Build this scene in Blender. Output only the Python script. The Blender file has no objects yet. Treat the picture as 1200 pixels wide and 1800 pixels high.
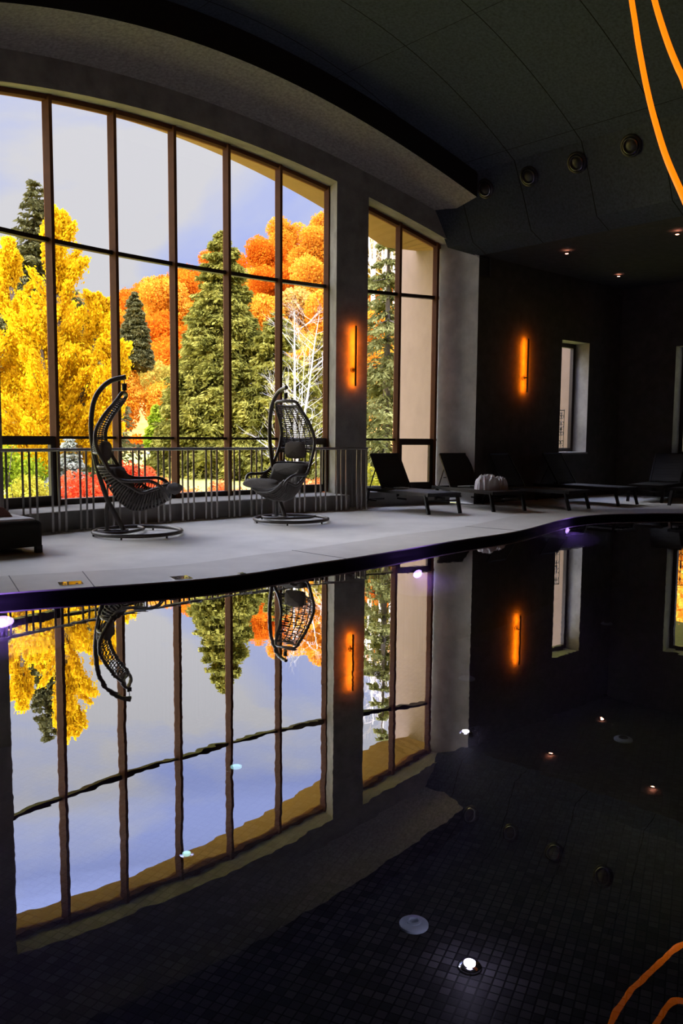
import bpy, math, random
import numpy as np
from mathutils import Vector, Matrix
from mathutils.geometry import tessellate_polygon
PI = math.pi
R = math.radians
SC = bpy.context.scene
COL = SC.collection
# ------------------------------------------------------------------ camera
F, PITCH, ROLL, EYE = 1424.575, R(5.266), R(0.4572), 1.243
cr, ct = math.cos(ROLL), math.sin(ROLL)
_r = Vector((1, 0, 0)); _d = Vector((0, -math.sin(PITCH), -math.cos(PITCH))); _f = Vector((0, math.cos(PITCH), -math.sin(PITCH)))
c_right = cr * _r - ct * _d
c_down = ct * _r + cr * _d
cam = bpy.data.cameras.new('camera'); cam.sensor_fit = 'VERTICAL'; cam.sensor_height = 36; cam.sensor_width = 24
cam.lens = 36 * F / 1800; cam.clip_end = 2000; cam.clip_start = 0.05
co = bpy.data.objects.new('camera', cam); COL.objects.link(co)
m = Matrix((c_right, -c_down, -_f)).transposed().to_4x4(); m.translation = Vector((0, 0, EYE))
co.matrix_world = m
SC.camera = co
# ------------------------------------------------------------------ view, sky, sun
SC.view_settings.view_transform = 'Standard'; SC.view_settings.look = 'None'
SC.view_settings.exposure = 0.85; SC.view_settings.gamma = 1.0; SC.view_settings.use_curve_mapping = False
SC.cycles.max_bounces = 7; SC.cycles.diffuse_bounces = 4; SC.cycles.glossy_bounces = 3
SC.cycles.transparent_max_bounces = 12; SC.cycles.sample_clamp_indirect = 4.0
SC.cycles.caustics_reflective = False; SC.cycles.caustics_refractive = False
SC.cycles.use_denoising = True
SKY_STRENGTH = 1.0
SUN_STRENGTH = 2.3
world = bpy.data.worlds.new('sky'); SC.world = world; world.use_nodes = True
wn = world.node_tree; wn.nodes.clear()
def N(tree, kind, **kw):
    n = tree.nodes.new(kind)
    for k, v in kw.items():
        if k.startswith('i_'):
            key = k[2:]
            n.inputs[int(key) if key.isdigit() else key.replace('_', ' ')].default_value = v
        else:
            setattr(n, k, v)
    return n
def L(tree, a, b): tree.links.new(a, b)
def ramp(tree, stops, interp='LINEAR'):
    n = tree.nodes.new('ShaderNodeValToRGB'); n.color_ramp.interpolation = interp
    e = n.color_ramp.elements
    while len(e) < len(stops): e.new(0.5)
    for el, (p, c) in zip(e, stops):
        el.position = p; el.color = (*c, 1) if len(c) == 3 else c
    return n
tc = N(wn, 'ShaderNodeTexCoord')
sep = N(wn, 'ShaderNodeSeparateXYZ'); L(wn, tc.outputs['Generated'], sep.inputs[0])
mp = N(wn, 'ShaderNodeMapping'); mp.inputs['Scale'].default_value = (1.0, 1.0, 2.2); mp.inputs['Location'].default_value = (0.0, 3.1, 2.2)
L(wn, tc.outputs['Generated'], mp.inputs[0])
cn = N(wn, 'ShaderNodeTexNoise', i_Scale=2.3, i_Detail=6.0, i_Roughness=0.5, i_Distortion=0.4); L(wn, mp.outputs[0], cn.inputs['Vector'])
crp = ramp(wn, [(0.42, (0.37, 0.44, 0.86)), (0.50, (0.50, 0.54, 0.78)), (0.57, (0.63, 0.62, 0.67))]); L(wn, cn.outputs['Fac'], crp.inputs[0])
el = ramp(wn, [(0.0, (.60, .595, .58)), (0.40, (.66, .66, .66)), (0.47, (1.2, 1.2, 1.2)), (0.52, (3.5, 3.5, 3.5)), (0.58, (9, 9, 9)), (0.72, (12, 12, 12)), (1.0, (8, 8, 8))]); L(wn, sep.outputs['Z'], el.inputs[0])
mul = N(wn, 'ShaderNodeMix', data_type='RGBA', blend_type='MULTIPLY', i_0=1.0)
L(wn, crp.outputs[0], mul.inputs[6]); L(wn, el.outputs[0], mul.inputs[7])
# brightness added to the unseen sky left of the view, to light the room
cb = N(wn, 'ShaderNodeMapRange', interpolation_type='SMOOTHSTEP'); cb.inputs['From Min'].default_value = -.46; cb.inputs['From Max'].default_value = -.72; L(wn, sep.outputs['X'], cb.inputs['Value'])
cz = ramp(wn, [(0.0, (.9, .9, .9)), (0.15, (2.4, 2.4, 2.4)), (0.5, (3.6, 3.6, 3.6)), (0.62, (0, 0, 0))]); L(wn, sep.outputs['Z'], cz.inputs[0])
cm = N(wn, 'ShaderNodeMix', data_type='RGBA', blend_type='MULTIPLY', i_0=1.0); L(wn, cb.outputs[0], cm.inputs[6]); L(wn, cz.outputs[0], cm.inputs[7])
ca = N(wn, 'ShaderNodeMix', data_type='RGBA', blend_type='ADD', i_0=1.0); L(wn, mul.outputs[2], ca.inputs[6]); L(wn, cm.outputs[2], ca.inputs[7])
bg = N(wn, 'ShaderNodeBackground', i_Strength=SKY_STRENGTH); L(wn, ca.outputs[2], bg.inputs[0])
wo = N(wn, 'ShaderNodeOutputWorld'); L(wn, bg.outputs[0], wo.inputs[0])
sl = bpy.data.lights.new('sun', 'SUN'); sl.energy = SUN_STRENGTH; sl.angle = R(0.6); sl.color = (1.0, 0.93, 0.82)
so = bpy.data.objects.new('sun', sl); COL.objects.link(so)
so.rotation_euler = Vector((0.42, 0.75, -0.52)).to_track_quat('-Z', 'Y').to_euler()
so.location = (-20, -30, 40)

# ------------------------------------------------------------------ helpers
def ray(u, v):
    a, b = u - 600, v - 900
    x = a * cr + b * ct; w = -a * ct + b * cr
    dx, dy, dz = x / F, 1.0, -w / F
    return Vector((dx, dy * math.cos(PITCH) + dz * math.sin(PITCH), -dy * math.sin(PITCH) + dz * math.cos(PITCH)))
def on_z(u, v, z=0.0):
    r = ray(u, v); return Vector((0, 0, EYE)) + r * ((z - EYE) / r.z)
def at(u, v, d):
    r = ray(u, v); return Vector((0, 0, EYE)) + r * (d / r.y)
# the building frame: s across the vault, t along it towards the big window, origin at the centre of the curved wall
CX, CY, BROT = 7.63, 2.02, R(43.3)
ES = Vector((math.cos(BROT), math.sin(BROT), 0)); ET = Vector((-math.sin(BROT), math.cos(BROT), 0))
def st(p): q = Vector((p[0] - CX, p[1] - CY, 0)); return q.dot(ES), q.dot(ET)
def pol(r, deg, z=0.0): return (r * math.cos(R(deg)), r * math.sin(R(deg)), z)        # local; 90 deg = middle of the window
def wpol(r, deg, z=0.0):
    a = pol(r, deg); p = Vector((CX, CY, 0)) + ES * a[0] + ET * a[1]; p.z = z; return p

class MB:
    def __init__(self): self.v = []; self.f = []; self.m = []
    def add(self, vs, fs, mi=0):
        o = len(self.v); self.v += [tuple(p) for p in vs]
        self.f += [tuple(i + o for i in f) for f in fs]; self.m += [mi] * len(fs)
    def box(self, c, s, rot=None, mi=0):
        c = Vector(c); M = rot if rot is not None else Matrix.Identity(3)
        vs = [c + M @ Vector((x * s[0] / 2, y * s[1] / 2, z * s[2] / 2)) for z in (-1, 1) for y in (-1, 1) for x in (-1, 1)]
        self.add(vs, [(0, 2, 3, 1), (4, 5, 7, 6), (0, 1, 5, 4), (2, 6, 7, 3), (0, 4, 6, 2), (1, 3, 7, 5)], mi)
    def bar(self, a, b, w, h, up=(0, 0, 1), mi=0):
        a, b = Vector(a), Vector(b); x = (b - a); l = x.length; x.normalize()
        y = Vector(up).cross(x)
        if y.length < 1e-5: y = Vector((0, 1, 0)).cross(x)
        y.normalize(); z = x.cross(y)
        self.box((a + b) / 2, (l, w, h), Matrix((x, y, z)).transposed(), mi)
    def tube(self, pts, rad, seg=8, closed=False, cap=True, mi=0, flat=1.0):
        P = [Vector(p) for p in pts]; n = len(P)
        rads = rad if hasattr(rad, '__len__') else [rad] * n
        T = []
        for i in range(n):
            a = P[(i - 1) % n] if (closed or i > 0) else P[0]
            b = P[(i + 1) % n] if (closed or i < n - 1) else P[-1]
            t = b - a; T.append(t.normalized() if t.length > 1e-9 else Vector((0, 0, 1)))
        ref = Vector((0, 0, 1)) if abs(T[0].z) < 0.9 else Vector((1, 0, 0))
        nrm = (ref - T[0] * ref.dot(T[0])).normalized(); vs = []
        for i in range(n):
            nrm = (nrm - T[i] * nrm.dot(T[i])).normalized(); bn = T[i].cross(nrm)
            for k in range(seg):
                a = 2 * PI * k / seg
                vs.append(P[i] + nrm * (math.cos(a) * rads[i] * flat) + bn * (math.sin(a) * rads[i]))
        fs = []
        for i in range(n if closed else n - 1):
            j = (i + 1) % n
            for k in range(seg):
                l = (k + 1) % seg
                fs.append((i * seg + k, i * seg + l, j * seg + l, j * seg + k))
        if cap and not closed:
            fs.append(tuple(range(seg - 1, -1, -1))); fs.append(tuple((n - 1) * seg + k for k in range(seg)))
        self.add(vs, fs, mi)
    def cyl(self, a, b, r, seg=12, r2=None, mi=0): self.tube([a, b], [r, r if r2 is None else r2], seg, mi=mi)
    def lathe(self, prof, seg=20, M=None, mi=0, cap=True):
        vs = []
        for (r, z) in prof:
            for k in range(seg):
                a = 2 * PI * k / seg; p = Vector((r * math.cos(a), r * math.sin(a), z)); vs.append(M @ p if M is not None else p)
        fs = [(i * seg + k, i * seg + (k + 1) % seg, (i + 1) * seg + (k + 1) % seg, (i + 1) * seg + k) for i in range(len(prof) - 1) for k in range(seg)]
        if cap: fs += [tuple(range(seg - 1, -1, -1)), tuple((len(prof) - 1) * seg + k for k in range(seg))]
        self.add(vs, fs, mi)
    def grid(self, rows, closed=False, mi=0):
        n = len(rows[0]); vs = [p for r in rows for p in r]; fs = []
        for i in range(len(rows) - 1):
            for k in range(n if closed else n - 1):
                l = (k + 1) % n; fs.append((i * n + k, i * n + l, (i + 1) * n + l, (i + 1) * n + k))
        self.add(vs, fs, mi)
    def build(self, name, mats, parent=None, smooth=False, auto=None):
        me = bpy.data.meshes.new(name); me.from_pydata(self.v, [], self.f)
        mats = mats if isinstance(mats, (list, tuple)) else [mats]
        for mt in mats: me.materials.append(mt)
        if len(mats) > 1: me.polygons.foreach_set('material_index', self.m)
        if smooth: me.polygons.foreach_set('use_smooth', [True] * len(me.polygons))
        me.update()
        o = bpy.data.objects.new(name, me); COL.objects.link(o)
        if parent is not None: o.parent = parent
        if smooth and auto: me.set_sharp_from_angle(angle=R(auto))
        return o

def tag(o, label, cat, group=None, kind=None):
    if label: o['label'] = label
    if cat: o['category'] = cat
    if group: o['group'] = group
    if kind: o['kind'] = kind
    return o
def thing(name, label, cat, loc=(0, 0, 0), rz=0.0, group=None):
    o = bpy.data.objects.new(name, None); COL.objects.link(o); o.empty_display_size = 0.1
    o.location = loc; o.rotation_euler = (0, 0, rz); return tag(o, label, cat, group)
def struct(o, label=None, cat=None):
    o['kind'] = 'structure'
    if label: o['label'] = label; o['category'] = cat or 'building'
    return o
def in_building(o): o.location = (CX, CY, 0); o.rotation_euler = (0, 0, BROT); return o
def copy_tree(o, parent=None):
    c = o.copy(); COL.objects.link(c)
    if parent is not None: c.parent = parent
    for ch in list(o.children): copy_tree(ch, c)
    return c
def spline(pts, n=8, closed=False):
    P = [Vector(p) for p in pts]; k = len(P); out = []
    for i in range(k if closed else k - 1):
        a = P[(i - 1) % k] if (closed or i > 0) else P[0] * 2 - P[1]
        b = P[i]; c = P[(i + 1) % k]
        d = P[(i + 2) % k] if (closed or i < k - 2) else P[-1] * 2 - P[-2]
        for j in range(n):
            t = j / n
            out.append(0.5 * ((2 * b) + (c - a) * t + (2 * a - 5 * b + 4 * c - d) * t * t + (3 * b - a - 3 * c + d) * t ** 3))
    if not closed: out.append(P[-1])
    return out

# ------------------------------------------------------------------ materials
def mat(name, col, rough=0.6, metal=0.0, noise=0.0, nscale=20.0, bump=0.0, bscale=60.0, spec=0.5, emit=None, estr=0.0, col2=None):
    mt = bpy.data.materials.new(name); mt.use_nodes = True; t = mt.node_tree; b = t.nodes['Principled BSDF']
    b.inputs['Base Color'].default_value = (*col, 1); b.inputs['Roughness'].default_value = rough
    b.inputs['Metallic'].default_value = metal; b.inputs['Specular IOR Level'].default_value = spec
    tcn = N(t, 'ShaderNodeTexCoord')
    if noise > 0 or col2:
        nz = N(t, 'ShaderNodeTexNoise', i_Scale=nscale, i_Detail=5.0, i_Roughness=0.6); L(t, tcn.outputs['Object'], nz.inputs['Vector'])
        c2 = col2 or tuple(c * (1 + noise) for c in col); c1 = col if col2 else tuple(c * (1 - noise) for c in col)
        rp = ramp(t, [(0.3, c1), (0.7, c2)]); L(t, nz.outputs['Fac'], rp.inputs[0]); L(t, rp.outputs[0], b.inputs['Base Color'])
    if bump > 0:
        nb = N(t, 'ShaderNodeTexNoise', i_Scale=bscale, i_Detail=4.0); L(t, tcn.outputs['Object'], nb.inputs['Vector'])
        bp = N(t, 'ShaderNodeBump', i_Strength=bump, i_Distance=0.01); L(t, nb.outputs['Fac'], bp.inputs['Height']); L(t, bp.outputs[0], b.inputs['Normal'])
    if emit: b.inputs['Emission Color'].default_value = (*emit, 1); b.inputs['Emission Strength'].default_value = estr
    return mt
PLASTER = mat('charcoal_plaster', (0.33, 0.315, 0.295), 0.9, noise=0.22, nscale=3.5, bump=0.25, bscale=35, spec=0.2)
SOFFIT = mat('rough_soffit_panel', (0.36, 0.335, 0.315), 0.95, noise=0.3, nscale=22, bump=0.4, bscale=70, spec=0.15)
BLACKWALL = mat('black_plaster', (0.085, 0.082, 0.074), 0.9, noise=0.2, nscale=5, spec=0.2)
DECK = mat('grey_microcement', (0.78, 0.765, 0.745), 0.55, noise=0.10, nscale=1.6, bump=0.05, bscale=90, spec=0.35)
COPING = mat('coping_stone', (0.62, 0.60, 0.57), 0.5, noise=0.08, nscale=3, spec=0.35)
LEDGE = mat('ledge_cement', (0.36, 0.35, 0.34), 0.7, noise=0.12, nscale=3, spec=0.3)
WOOD = mat('brown_window_frame', (0.17, 0.068, 0.03), 0.8, spec=0.1, noise=0.12, nscale=6)
DARKFRAME = mat('dark_window_frame', (0.03, 0.018, 0.014), 0.45)
STUCCO = mat('tan_stucco', (0.24, 0.14, 0.066), 0.95, noise=0.06, nscale=2.5, bump=0.2, bscale=50, spec=0.1)
PINKSTUCCO = mat('beige_stucco', (0.20, 0.14, 0.098), 0.95, noise=0.06, nscale=2.5, bump=0.2, bscale=50, spec=0.1)
STEEL = mat('brushed_steel', (0.42, 0.40, 0.38), 0.32, metal=1.0)
BLACKMETAL = mat('black_metal', (0.02, 0.019, 0.018), 0.45)
CHAIRMETAL = mat('charcoal_coated_steel', (0.085, 0.072, 0.064), 0.38, spec=0.6)
WICKER = mat('dark_wicker', (0.075, 0.063, 0.056), 0.6, noise=0.25, nscale=80, bump=0.4, bscale=250)
CUSHION = mat('grey_cushion_fabric', (0.16, 0.15, 0.145), 0.95, noise=0.15, nscale=60, bump=0.4, bscale=400, spec=0.1)
PILLOW = mat('brown_grey_pillow_fabric', (0.14, 0.118, 0.106), 0.95, noise=0.12, nscale=60, bump=0.3, bscale=400, spec=0.1)
SLING = mat('black_sling_mesh', (0.022, 0.022, 0.023), 0.6, bump=0.3, bscale=500)
LOUNGE = mat('black_lounger_frame', (0.018, 0.018, 0.019), 0.4)
TOWEL = mat('white_terry', (0.92, 0.90, 0.97), 0.95, noise=0.05, nscale=90, bump=0.5, bscale=220, spec=0.1)
DAYFAB = mat('dark_cover_fabric', (0.032, 0.031, 0.027), 0.9, noise=0.1, nscale=50, bump=0.3, bscale=300, spec=0.15)
DAYTOP = mat('grey_mattress_fabric', (0.66, 0.65, 0.68), 0.9, noise=0.06, nscale=50, bump=0.3, bscale=300, spec=0.15)
BROWNCLOTH = mat('brown_cloth', (0.26, 0.13, 0.105), 0.95, noise=0.2, nscale=30)
BLACKPLASTIC = mat('black_plastic', (0.015, 0.015, 0.016), 0.4)
GREYPLASTIC = mat('grey_pool_plastic', (0.55, 0.66, 0.72), 0.35)
CHROME = mat('chrome_trim', (0.75, 0.75, 0.75), 0.12, metal=1.0)
IRON = mat('wrought_iron', (0.012, 0.011, 0.01), 0.5)
MIRRORSTEEL = mat('polished_cover_steel', (0.9, 0.88, 0.85), 0.06, metal=1.0)
LED = mat('orange_led', (0.8, 0.2, 0.01), 0.5, emit=(1.0, 0.19, 0.003), estr=.8)
LEDSTRIP = mat('orange_led_strip', (0.8, 0.2, 0.01), 0.5, emit=(1.0, 0.25, 0.02), estr=1.5)
LAMPRED = mat('warm_downlight_lens', (0.8, 0.4, 0.3), 0.5, emit=(1.0, 0.36, 0.22), estr=14.0)
LAMPWHITE = mat('white_lamp_lens', (0.8, 0.8, 0.8), 0.4, emit=(0.95, 0.9, 1.0), estr=9.0)
LAMPDIM = mat('dim_lamp_lens', (0.6, 0.8, 0.8), 0.4, emit=(0.45, 0.9, 0.85), estr=0.75)
LAMPPURPLE = mat('violet_lamp_lens', (0.7, 0.6, 1.0), 0.4, emit=(0.60, 0.42, 1.0), estr=6.0)
BARK = mat('grey_bark', (0.10, 0.075, 0.05), 0.9, noise=0.3, nscale=12)
BIRCHBARK = mat('white_birch_bark', (0.62, 0.57, 0.51), 0.8, noise=0.1, nscale=10)

def vault_mat():
    mt = bpy.data.materials.new('black_vault_panel'); mt.use_nodes = True; t = mt.node_tree; b = t.nodes['Principled BSDF']
    b.inputs['Roughness'].default_value = 0.95; b.inputs['Specular IOR Level'].default_value = 0.15
    tcn = N(t, 'ShaderNodeTexCoord'); sp = N(t, 'ShaderNodeSeparateXYZ'); L(t, tcn.outputs['Object'], sp.inputs[0])
    nz = N(t, 'ShaderNodeTexNoise', i_Scale=26.0, i_Detail=5.0); L(t, tcn.outputs['Object'], nz.inputs['Vector'])
    rp = ramp(t, [(0.3, (0.043, 0.053, 0.07)), (0.72, (0.073, 0.088, 0.12))]); L(t, nz.outputs['Fac'], rp.inputs[0])
    outs = []
    for ax, per, off in (('Y', 1.22, 0.35), ('X', 2.44, 0.6)):
        a = N(t, 'ShaderNodeMath', operation='ADD', i_1=100.0 * per + off); L(t, sp.outputs[ax], a.inputs[0])
        q = N(t, 'ShaderNodeMath', operation='PINGPONG', i_1=per / 2); L(t, a.outputs[0], q.inputs[0])
        g = N(t, 'ShaderNodeMath', operation='GREATER_THAN', i_1=0.007 if ax == 'Y' else 0.004); L(t, q.outputs[0], g.inputs[0]); outs.append(g)
    mu = N(t, 'ShaderNodeMath', operation='MULTIPLY'); L(t, outs[0].outputs[0], mu.inputs[0]); L(t, outs[1].outputs[0], mu.inputs[1])
    mx = N(t, 'ShaderNodeMix', data_type='RGBA'); L(t, mu.outputs[0], mx.inputs[0]); mx.inputs[6].default_value = (0.006, 0.006, 0.006, 1); L(t, rp.outputs[0], mx.inputs[7])
    L(t, mx.outputs[2], b.inputs['Base Color'])
    bp = N(t, 'ShaderNodeBump', i_Strength=0.5, i_Distance=0.01); L(t, nz.outputs['Fac'], bp.inputs['Height']); L(t, bp.outputs[0], b.inputs['Normal'])
    return mt
VAULT = vault_mat()

def mosaic_mat():
    mt = bpy.data.materials.new('black_mosaic_tile'); mt.use_nodes = True; t = mt.node_tree; b = t.nodes['Principled BSDF']
    b.inputs['Roughness'].default_value = 0.6; b.inputs['Specular IOR Level'].default_value = 0.08
    tcn = N(t, 'ShaderNodeTexCoord'); mpn = N(t, 'ShaderNodeMapping'); mpn.inputs['Rotation'].default_value = (0, 0, R(24)); L(t, tcn.outputs['Object'], mpn.inputs[0])
    br = N(t, 'ShaderNodeTexBrick', offset=0.0, squash=1.0)
    br.inputs['Scale'].default_value = 1.0; br.inputs['Brick Width'].default_value = 0.052; br.inputs['Row Height'].default_value = 0.052
    br.inputs['Mortar Size'].default_value = 0.0045; br.inputs['Mortar Smooth'].default_value = 0.3; br.inputs['Bias'].default_value = 0.0
    br.inputs['Color1'].default_value = (0.016, 0.0155, 0.016, 1); br.inputs['Color2'].default_value = (0.06, 0.058, 0.06, 1); br.inputs['Mortar'].default_value = (0.006, 0.006, 0.006, 1)
    L(t, mpn.outputs[0], br.inputs['Vector']); L(t, br.outputs['Color'], b.inputs['Base Color'])
    bp = N(t, 'ShaderNodeBump', i_Strength=0.5, i_Distance=0.004, invert=True); L(t, br.outputs['Fac'], bp.inputs['Height']); L(t, bp.outputs[0], b.inputs['Normal'])
    return mt
MOSAIC = mosaic_mat()

def water_mat():
    mt = bpy.data.materials.new('still_pool_water'); mt.use_nodes = True; t = mt.node_tree; t.nodes.clear()
    tcn = N(t, 'ShaderNodeTexCoord')
    mpn = N(t, 'ShaderNodeMapping'); mpn.inputs['Scale'].default_value = (1.0, 1.0, 1.0); L(t, tcn.outputs['Object'], mpn.inputs[0])
    n1 = N(t, 'ShaderNodeTexNoise', i_Scale=5.5, i_Detail=2.0, i_Roughness=0.5); L(t, mpn.outputs[0], n1.inputs['Vector'])
    bp = N(t, 'ShaderNodeBump', i_Strength=0.05, i_Distance=0.006); L(t, n1.outputs['Fac'], bp.inputs['Height'])
    lw = N(t, 'ShaderNodeLayerWeight'); L(t, bp.outputs[0], lw.inputs['Normal']); fr = ramp(t, [(0.0, (.03,) * 3), (0.38, (.03,) * 3), (0.46, (.07,) * 3), (0.52, (.28,) * 3), (0.58, (.54,) * 3), (0.68, (.68,) * 3), (0.76, (.78,) * 3), (1.0, (1,) * 3)]); L(t, lw.outputs['Facing'], fr.inputs[0])
    gl = N(t, 'ShaderNodeBsdfGlossy', i_Roughness=0.0); gl.inputs['Color'].default_value = (1, 1, 1, 1); L(t, bp.outputs[0], gl.inputs['Normal'])
    tr = N(t, 'ShaderNodeBsdfTransparent'); tr.inputs['Color'].default_value = (0.74, 0.74, 0.80, 1)
    mx = N(t, 'ShaderNodeMixShader'); L(t, fr.outputs[0], mx.inputs[0]); L(t, tr.outputs[0], mx.inputs[1]); L(t, gl.outputs[0], mx.inputs[2])
    o = N(t, 'ShaderNodeOutputMaterial'); L(t, mx.outputs[0], o.inputs[0]); return mt
WATER = water_mat()
def haze_mat():
    mt = bpy.data.materials.new('lit_water_haze'); mt.use_nodes = True; t = mt.node_tree; t.nodes.clear()
    v = N(t, 'ShaderNodeVolumeScatter', i_Density=0.8); v.inputs['Color'].default_value = (.8, .8, 1, 1)
    o = N(t, 'ShaderNodeOutputMaterial'); L(t, v.outputs[0], o.inputs['Volume']); return mt
HAZE = haze_mat()
def glass_mat():
    mt = bpy.data.materials.new('window_glass'); mt.use_nodes = True; t = mt.node_tree; t.nodes.clear()
    tr = N(t, 'ShaderNodeBsdfTransparent'); tr.inputs['Color'].default_value = (0.97, 0.98, 0.97, 1)
    gl = N(t, 'ShaderNodeBsdfGlossy', i_Roughness=0.0); fr = N(t, 'ShaderNodeFresnel', i_IOR=1.35)
    mx = N(t, 'ShaderNodeMixShader'); L(t, fr.outputs[0], mx.inputs[0]); L(t, tr.outputs[0], mx.inputs[1]); L(t, gl.outputs[0], mx.inputs[2])
    o = N(t, 'ShaderNodeOutputMaterial'); L(t, mx.outputs[0], o.inputs[0]); return mt
GLASS = glass_mat()
def leaf_mat(name, cols, trans=0.3, clump=1.3):
    mt = bpy.data.materials.new(name); mt.use_nodes = True; t = mt.node_tree; t.nodes.clear()
    ge = N(t, 'ShaderNodeNewGeometry'); tcn = N(t, 'ShaderNodeTexCoord')
    nz = N(t, 'ShaderNodeTexNoise', i_Scale=clump, i_Detail=2.0); L(t, tcn.outputs['Object'], nz.inputs['Vector'])
    a = N(t, 'ShaderNodeMath', operation='MULTIPLY_ADD', i_1=1.6, i_2=-0.55); L(t, nz.outputs['Fac'], a.inputs[0])
    b = N(t, 'ShaderNodeMath', operation='MULTIPLY_ADD', i_1=0.5); L(t, ge.outputs['Random Per Island'], b.inputs[0]); L(t, a.outputs[0], b.inputs[2])
    rp = ramp(t, [(i / max(1, len(cols) - 1), c) for i, c in enumerate(cols)]); L(t, b.outputs[0], rp.inputs[0])
    d = N(t, 'ShaderNodeBsdfDiffuse'); tl = N(t, 'ShaderNodeBsdfTranslucent'); L(t, rp.outputs[0], d.inputs[0]); L(t, rp.outputs[0], tl.inputs[0])
    mx = N(t, 'ShaderNodeMixShader', i_0=trans); L(t, d.outputs[0], mx.inputs[1]); L(t, tl.outputs[0], mx.inputs[2])
    o = N(t, 'ShaderNodeOutputMaterial'); L(t, mx.outputs[0], o.inputs[0]); return mt
L_YELLOW = leaf_mat('golden_needles', [(0.54, 0.28, 0.008), (0.76, 0.48, 0.010), (0.90, 0.65, 0.020)], 0.4)
L_SPRUCE = leaf_mat('olive_spruce_needles', [(0.08, 0.08, 0.016), (0.23, 0.21, 0.036), (0.42, 0.36, 0.07)], 0.25)
L_DARKSPRUCE = leaf_mat('dark_spruce_needles', [(0.054, 0.050, 0.022), (0.120, 0.112, 0.040), (0.189, 0.163, 0.060)], 0.2)
L_MID = leaf_mat('grey_green_spruce_needles', [(0.07, 0.075, 0.025), (0.17, 0.165, 0.05), (0.30, 0.28, 0.10)], 0.25)
L_BLUE = leaf_mat('blue_spruce_needles', [(0.144, 0.158, 0.122), (0.288, 0.296, 0.224), (0.430, 0.430, 0.327)], 0.2)
L_ORANGE = leaf_mat('rust_orange_leaves', [(0.432, 0.094, 0.006), (0.656, 0.176, 0.010), (0.791, 0.284, 0.017)], 0.35, 0.25)
L_AMBER = leaf_mat('amber_leaves', [(0.475, 0.180, 0.014), (0.680, 0.288, 0.020), (0.791, 0.430, 0.060)], 0.35, 0.25)
L_GOLD = leaf_mat('pale_gold_leaves', [(0.360, 0.202, 0.036), (0.576, 0.336, 0.064), (0.705, 0.473, 0.138)], 0.35, 0.3)
L_OLIVE = leaf_mat('olive_leaves', [(0.202, 0.158, 0.022), (0.368, 0.288, 0.040), (0.568, 0.413, 0.077)], 0.3, 0.3)
L_RED = leaf_mat('scarlet_leaves', [(0.446, 0.036, 0.013), (0.704, 0.080, 0.024), (0.817, 0.224, 0.086)], 0.35)
L_REDORANGE = leaf_mat('red_orange_leaves', [(0.432, 0.101, 0.022), (0.680, 0.192, 0.048), (0.791, 0.387, 0.138)], 0.35)
L_GREEN = leaf_mat('bright_green_leaves', [(0.115, 0.173, 0.007), (0.240, 0.304, 0.016), (0.413, 0.447, 0.043)], 0.3)
L_LIME = leaf_mat('yellow_green_leaves', [(0.158, 0.158, 0.014), (0.400, 0.352, 0.032), (0.645, 0.516, 0.069)], 0.35)
GRASS = mat('lawn_grass', (0.40, 0.38, 0.08), 0.95, noise=0.35, nscale=1.5, bump=0.5, bscale=40, spec=0.1)
FLOORLEAF = mat('leaf_littered_slope', (0.46, 0.22, 0.04), 0.95, col2=(0.62, 0.36, 0.09), nscale=0.8, bump=0.6, bscale=3, spec=0.1)

# ================================================================== STRUCTURE
def z_head(s): return 6.02 - s * s / 26.0          # underside of the arched window head
def z_rev(s): return 5.90 - s * s / 24.5           # reveal edge on the room side
def z_junc(s): return 6.27 - s * s / 25.0          # where wall meets the soffit
def z_step(s): return 6.50 - s * s / 18.0          # inner edge of the soffit band
def z_vault(s): return 6.90 - s * s / 18.0
def z_eave(s): return max(6.40 - s * s / 20.5, 5.08)
R_IN, R_GL, R_STEP, R_EAVE, R_LEDGE = 14.5, 15.12, 13.4, 16.3, 14.1
def a_of(phi): return phi - 43.3
A1, A2 = a_of(122.3), a_of(145.3)       # big window, room side
B1, B2 = a_of(112.6), a_of(119.75)      # side window, room side
G1a, G1b = a_of(121.45), a_of(145.05)   # glass side
G2a, G2b = a_of(112.55), a_of(119.9)
def sdeg(r, a): return r * math.cos(R(a))
# ---- curved window wall
mb = MB()
def arc(a, b, n): return [a + (b - a) * i / n for i in range(n + 1)]
def over(a, b, n=24):      # wall above an opening plus reveal soffit
    A = arc(a, b, n)
    mb.grid([[pol(R_IN, x, z_rev(sdeg(R_IN, x))) for x in A], [pol(R_IN, x, z_junc(sdeg(R_IN, x)) + 0.25) for x in A]])
def reveal(a, b, ga, gb, n=24):
    A = arc(a, b, n); G = arc(ga, gb, n)
    mb.grid([[pol(R_IN, x, z_rev(sdeg(R_IN, x))) for x in A], [pol(R_GL + .08, x, z_head(sdeg(R_GL, x)) + .03) for x in G]])
over(A1, A2); reveal(A1, A2, G1a, G1b); over(B1, B2, 12); reveal(B1, B2, G2a, G2b, 12)
G3a0, G3b0 = 180 - B2, 180 - B1
over(G3a0, G3b0, 12); reveal(G3a0, G3b0, 180 - G2b, 180 - G2a, 12)
def side(a, g, z0=0.0):
    s = sdeg(R_IN, a); mb.add([pol(R_IN, a, z0), pol(R_GL + .08, g, z0), pol(R_GL + .08, g, z_head(sdeg(R_GL, g)) + .03), pol(R_IN, a, z_rev(s))], [(0, 1, 2, 3)])
side(A1, G1a); side(A2, G1b); side(B2, G2b); side(G3a0, 180 - G2b); side(G3b0, 180 - G2a)
def pier(a, b, n=4):
    A = arc(a, b, n); mb.grid([[pol(R_IN, x, 0) for x in A], [pol(R_IN, x, z_junc(sdeg(R_IN, x)) + .3) for x in A]])
pier(B2, A1); pier(A2, G3a0, 3); pier(G3b0, a_of(166), 8)
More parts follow.
